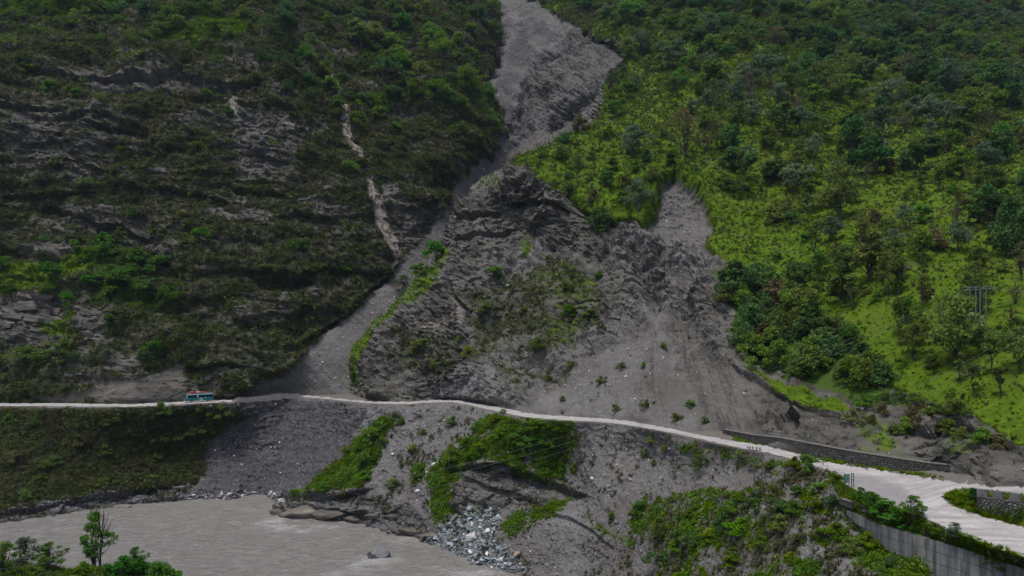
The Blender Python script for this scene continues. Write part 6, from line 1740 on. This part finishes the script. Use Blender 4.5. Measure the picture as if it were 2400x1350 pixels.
def masonry(name, stations, label, stone=0.42, single=False, merlons=None, thick=0.7, coping=True):
    """Stone wall along stations (x, y, ztop, zfoot): a mortar core faced with separate stones."""
    P, s = wall_line(stations, 0.5)
    root = empty(name, (0, 0, 0))
    tag(root, label, 'wall')
    rng = np.random.default_rng(len(name) + int(abs(P[0, 0]) * 10))
    core, stones_, cop = [], [], []
    total = s[-1]
    Ps = lambda q: np.array([np.interp(q, s, P[:, k]) for k in range(4)])
    lst = list(zip(P[:-1], P[1:], s[:-1], s[1:]))
    def top_at(q, z):
        if merlons is None: return z
        return z + (merlons[1] if (q % merlons[0][0]) < merlons[0][1] else 0.0)
    for a, b, s0, s1 in lst:
        t = (b[:2] - a[:2]) / np.linalg.norm(b[:2] - a[:2]); nrm = np.array([t[1], -t[0]]); nrm = nrm if nrm[1] < 0 else -nrm
        za, zb = a[2], b[2]
        f0, k0 = nrm * 0.0, -nrm * thick
        V = np.array([(*(a[:2] + f0), a[3]), (*(b[:2] + f0), b[3]), (*(b[:2] + f0), zb), (*(a[:2] + f0), za), (*(a[:2] + k0), a[3]), (*(b[:2] + k0), b[3]), (*(b[:2] + k0), zb), (*(a[:2] + k0), za)])
        core.append((V, np.array([(0, 1, 2, 3), (7, 6, 5, 4), (0, 4, 5, 1), (3, 2, 6, 7), (0, 3, 7, 4), (1, 5, 6, 2)])))
        if coping:
            f0, k0 = nrm * 0.12, -nrm * (thick + 0.06)
            V = np.array([(*(a[:2] + f0), za), (*(b[:2] + f0), zb), (*(b[:2] + f0), zb + .1), (*(a[:2] + f0), za + .1), (*(a[:2] + k0), za), (*(b[:2] + k0), zb), (*(b[:2] + k0), zb + .1), (*(a[:2] + k0), za + .1)])
            cop.append((V, np.array([(0, 1, 2, 3), (7, 6, 5, 4), (0, 4, 5, 1), (3, 2, 6, 7), (0, 3, 7, 4), (1, 5, 6, 2)])))
    part('core', core, M['mortar'], root)
    if cop: part('coping', cop, M['wall_coping'], root)
    shapes = [stone_vf(700 + i, 13, (1, 0.5, 0.75)) for i in range(6)]
    protos = [mesh_np('stone', v, f, M['wall_stone']) for v, f in shapes]
    q = 0.0; count = 0
    zmaxh = max(P[:, 2] - P[:, 3])
    for r in range(int(zmaxh / (stone * 0.72)) + 1):
        q = rng.uniform(0, stone)
        while q < total:
            w = stone * rng.uniform(0.65, 1.35)
            p = Ps(q + w / 2)
            z = p[3] + (r + 0.5) * stone * 0.72 + rng.uniform(-.03, .03)
            if z < p[2] - stone * 0.2:
                a = Ps(max(0, q)); b = Ps(min(total, q + w))
                t = b[:2] - a[:2]; ang = math.atan2(t[1], t[0])
                nrm = np.array([math.sin(ang), -math.cos(ang)]); nrm = nrm if nrm[1] < 0 else -nrm
                c = (p[0] + nrm[0] * 0.04, p[1] + nrm[1] * 0.04, z)
                k = int(rng.integers(6)); sc = (w * 1.02, 0.42, stone * 0.82 * rng.uniform(.85, 1.15))
                if single and count < 300:
                    o = link('stone', protos[k], root); o.location = c; o.scale = sc; o.rotation_euler = (rng.normal(0, .08), rng.normal(0, .12), ang)
                    count += 1
                else:
                    v, f = shapes[k]
                    v = v * np.array(sc)
                    ca, sa = math.cos(ang), math.sin(ang)
                    v = np.stack([v[:, 0] * ca - v[:, 1] * sa + c[0], v[:, 0] * sa + v[:, 1] * ca + c[1], v[:, 2] + c[2]], 1)
                    stones_.append((v, f))
            q += w
    if stones_:
        o = part('stones', stones_, M['wall_stone_joined'], root); o['kind'] = 'stuff'
    if merlons is not None:
        period, wid = merlons[0]; hgt = merlons[1]
        q = merlons[2]
        while q + wid <= total:
            a, b = Ps(q), Ps(q + wid)
            t = (b[:2] - a[:2]) / np.linalg.norm(b[:2] - a[:2]); nrm = np.array([t[1], -t[0]]); nrm = nrm if nrm[1] < 0 else -nrm
            f0, k0 = nrm * 0.1, -nrm * (thick - 0.06)
            V = np.array([(*(a[:2] + f0), a[2] - .1), (*(b[:2] + f0), b[2] - .1), (*(b[:2] + f0), b[2] + hgt), (*(a[:2] + f0), a[2] + hgt), (*(a[:2] + k0), a[2] - .1), (*(b[:2] + k0), b[2] - .1), (*(b[:2] + k0), b[2] + hgt), (*(a[:2] + k0), a[2] + hgt)])
            m = part('merlon', [(V, np.array([(0, 1, 2, 3), (7, 6, 5, 4), (0, 4, 5, 1), (3, 2, 6, 7), (0, 3, 7, 4), (1, 5, 6, 2)]))], M['merlon'], root, 0.03)
            q += period
    return root
M['wall_coping'] = simple_material('wall_coping', (0.1, 0.096, 0.09), (0.17, 0.163, 0.153), 2.0)
M['merlon'] = simple_material('merlon', (0.075, 0.073, 0.07), (0.16, 0.157, 0.152), 1.6, bump=0.4)
def wall_stone_joined():
    T = NT('wall_stone_joined', 0.9, 0.2)
    vo = T.n('ShaderNodeTexVoronoi'); vo.inputs['Scale'].default_value = 2.4; T.L(T.pos(), vo.inputs['Vector'])
    sp = T.n('ShaderNodeSeparateColor'); T.L(vo.outputs['Color'], sp.inputs[0])
    n = T.noise(4.0, 3, .6)
    c = T.mix(T.ramp(sp.outputs[0], [(0.0, 0.0), (0.75, 0.6), (0.93, 1.0)]), (0.026, 0.026, 0.024), (0.13, 0.126, 0.12))
    c = T.mix(T.ramp(n, [(0.35, 0.4), (0.6, 0.0)]), c, (0.04, 0.04, 0.036))
    T.base(c); return T.m
M['wall_stone_joined'] = wall_stone_joined()

st = []
for u in (1694, 1730, 1760, 1800, 1830, 1870, 1900, 1950, 1990, 2050, 2100, 2150, 2180, 2226):
    D = float(wall_depth(np.array(float(u))))
    zf = float(interp(ROAD_Z, u)); zt = CAM_Z + D * (HORIZON - float(interp(WALL_TOP, u))) / FPX
    st.append((D * (u - 1200) / FPX, D, zt, zf - 0.15))
masonry('masonry_wall', st, 'long dark masonry wall holding the slope beside the road', 0.5)
st = []
for u, v in ((2289, 1205), (2340, 1219), (2400, 1235), (2480, 1256), (2620, 1292)):
    D = float(platform_depth(np.array(float(u)), np.array(float(v)))) + 0.25
    zf = float(platform_z(np.array(float(u)), np.array(float(v))))
    zt = CAM_Z + D * (HORIZON - (1162 + (u - 2289) * 0.13)) / FPX
    st.append((D * (u - 1200) / FPX, D, zt, zf - 0.2))
masonry('battlement_wall', st, 'dark stone wall with square battlements between the hairpin branches', 0.42, True, ((1.75, 1.08), 0.82, 0.05), 0.6, False)
st = []
for u, v, dv in ((1978, 1172, 13), (2005, 1180, 15), (2045, 1198, 15)):
    p = ground(EM, u, v); D = float(p[1]) - 0.5
    zt = float(p[2]) + 0.25
    st.append((D * (u - 1200) / FPX, D, zt, zt - dv * D / FPX))
masonry('stone_remnant', st, 'short broken stone wall just below the road at the junction', 0.4, True, None, 0.6, True)

# ------------------------------------------------------------------ poles, wires, sign
M['pole_metal'] = simple_material('pole_metal', (0.09, 0.1, 0.11), (0.15, 0.165, 0.18), 1.0, 0.5, 0.3)
M['pole_dull'] = simple_material('pole_dull', (0.07, 0.07, 0.07), (0.12, 0.12, 0.118), 1.0, 0.6, 0.3)
M['insulator'] = simple_material('insulator', (0.015, 0.014, 0.016), (0.04, 0.035, 0.04), 2.0, 0.3, 0.5)
M['wire'] = simple_material('wire', (0.12, 0.13, 0.12), (0.2, 0.21, 0.2), 1.0, 0.5, 0.3)
M['sign_green'] = simple_material('sign_green', (0.05, 0.15, 0.13), (0.08, 0.2, 0.17), 2.0, 0.5, 0.3)
M['sign_frame'] = simple_material('sign_frame', (0.03, 0.03, 0.03), (0.08, 0.075, 0.07), 2.0, 0.6, 0.3)

def insulator_vf(c, h=0.32):
    V, F = [], []
    rs = [(0, .05), (.12, .05), (.15, .14), (.2, .06), (.26, .14), (.3, .06), (.38, .12), (.42, .03)]
    return tube([(c[0], c[1], c[2] + z * h / .42) for z, _ in rs], [r for _, r in rs], 7)

def pole_frame(name, label, D, cols, vtop, vfoot, arm_rows, arm_span, extra=None, mat='pole_metal', r=0.13):
    base = world_pt(sum(cols) / len(cols), vfoot, D)
    root = empty(name, base)
    tag(root, label, 'utility pole')
    loc = lambda u, v, dD=0.0: tuple(np.array(world_pt(u, v, D + dD)) - np.array(base))
    for i, u in enumerate(cols):
        vt = vtop[i]
        a, b = loc(u, vfoot + 12), loc(u, vt)
        part('pole', [tube([a, b], [r, r * 0.8], 8)], M[mat], root)
    for v in arm_rows:
        a, b = np.array(loc(arm_span[0], v[0])), np.array(loc(arm_span[1], v[1]))
        part('cross_arm', [tube([a, b], [0.075, 0.075], 4)], M[mat], root)
        for t in v[2]:
            c = a + (b - a) * t
            part('insulator', [insulator_vf((c[0], c[1], c[2] + 0.06), 0.5)], M['insulator'], root)
    return root
gH = ground(SP, 2292, 800)
pole_frame('power_pylon', 'frame of four pale steel poles with cross arm on the grass slope', float(gH[1]), (2273, 2287, 2297, 2311), (674, 673, 671, 673), HORIZON - (float(gH[2]) - CAM_Z) / float(gH[1]) * FPX, [(680, 676, (0.05, 0.3, 0.52, 0.75)), (674, 672, (0.2, 0.6, 0.95))], (2256, 2330))
DH = float(gH[1])
g2 = ground(EM, 1776, 1166)
D2 = float(g2[1])
pole_frame('utility_pole', 'pair of thin grey poles with dark insulators below the road', D2, (1768, 1785), (1054, 1062), HORIZON - (float(g2[2]) - CAM_Z) / D2 * FPX, [(1054, 1057, (0.0, 0.16, 0.34, 0.62, 0.85)), (1066, 1074, (0.0,))], (1753, 1786), mat='pole_dull', r=0.11)

def wire(p0, p1, sag, label, r=0.009):
    p0, p1 = np.array(p0), np.array(p1)
    t = np.linspace(0, 1, 40)
    pts = p0[None] * (1 - t)[:, None] + p1[None] * t[:, None]
    pts[:, 2] -= sag * 4 * t * (1 - t)
    v, f = tube(pts, [r] * 40, 4)
    o = link('power_line', mesh_np('power_line', v, f, M['wire']))
    tag(o, label, 'wire', 'power lines over the valley')
L3 = ['upper', 'middle', 'lower']
for i, (u, v) in enumerate(((2262, 681), (2275, 679), (2289, 677))):
    wire(world_pt(u, v, DH), world_pt(-260 + 30 * i, 1330 + 14 * i, 92), 7.0 + i * 0.5, L3[i] + ' wire from the four pole frame across the thicket')
for i, (u, v) in enumerate(((2300, 675), (2318, 674), (2326, 673))):
    wire(world_pt(u, v, DH), world_pt(2560, 690 + 2 * i, 118 + i), 0.3, L3[i] + ' wire leaving the four pole frame to the right')
for i in range(3):
    wire(world_pt(1756 + 13 * i, 1052 + i, D2), world_pt(2560, 660 + 26 * i, 88), 3.0, L3[i] + ' wire climbing right from the pole pair')
    wire(world_pt(1756 + 13 * i, 1052 + i, D2), world_pt(-300 + 20 * i, 1450 + 16 * i, 80), 5.0, L3[i] + ' wire crossing the river from the pole pair')

def build_sign():
    g = ground(EM, 1988, 1141); D = float(g[1])
    base = world_pt(1988, 1141, D)
    root = empty('road_sign', base)
    tag(root, 'small green notice board on posts at the road edge', 'sign')
    k = D / FPX
    X = lambda u: (u - 1988) * k
    Z = lambda v: (1141 - v) * k
    for u in (1979, 1990):
        part('post', [box_vf(X(u) - .04, X(u) + .04, -.04, .04, -0.5, Z(1110))], M['sign_frame'], root)
    part('board', [box_vf(X(1979.5), X(1989.5), -.09, -.05, Z(1131), Z(1111))], M['sign_green'], root)
    for u in (1993, 1998):
        part('post', [box_vf(X(u) - .04, X(u) + .04, -.34, -.26, -0.9, Z(1108))], M['sign_frame'], root)
    part('frame_rail', [box_vf(X(1993), X(1998), -.33, -.27, Z(1110), Z(1108)), box_vf(X(1993), X(1998), -.33, -.27, Z(1124), Z(1122.5))], M['sign_frame'], root)
build_sign()

def build_culvert():
    g = ground(EM, 420, 1150)
    root = empty('culvert', (float(g[0]), float(g[1]) - 0.4, float(g[2])))
    tag(root, 'dark square culvert mouth at the foot of the scrubby bank', 'culvert')
    part('headwall', [box_vf(-1.9, -1.2, -.6, 1.5, -1.2, 1.4), box_vf(1.2, 1.9, -.6, 1.5, -1.2, 1.4), box_vf(-1.9, 1.9, -.6, 1.5, 1.4, 1.9)], M['wall_coping'], root, 0.05)
    part('opening', [box_vf(-1.2, 1.2, 0.6, 1.4, -1.2, 1.4)], M['insulator'], root)
    part('apron', [box_vf(-1.5, 3.6, -1.6, 1.2, -1.35, -1.15)], M['wall_coping'], root, 0.05)
build_culvert()

# ------------------------------------------------------------------ the damp air of the valley
def build_haze():
    allv = np.concatenate([s['verts'] for s in SHEETS.values()])
    lo, hi = allv.min(0) - 3, allv.max(0) + 25          # round the camera and everything built
    v, f = box_vf(min(lo[0], -430), max(hi[0], 430), -30, hi[1] + 20, lo[2], hi[2])
    m = bpy.data.materials.new('valley_haze'); m.use_nodes = True
    t = m.node_tree; t.nodes.clear()
    out = t.nodes.new('ShaderNodeOutputMaterial'); pv = t.nodes.new('ShaderNodeVolumePrincipled')
    pv.inputs['Color'].default_value = (0.55, 0.75, 1.0, 1); pv.inputs['Density'].default_value = 0.00005; pv.inputs['Anisotropy'].default_value = 0.2
    t.links.new(pv.outputs[0], out.inputs['Volume'])
    tag(link('haze', mesh_np('haze', v, f, m)), 'faint blue haze hanging in the valley', None, None, 'stuff')
build_haze()
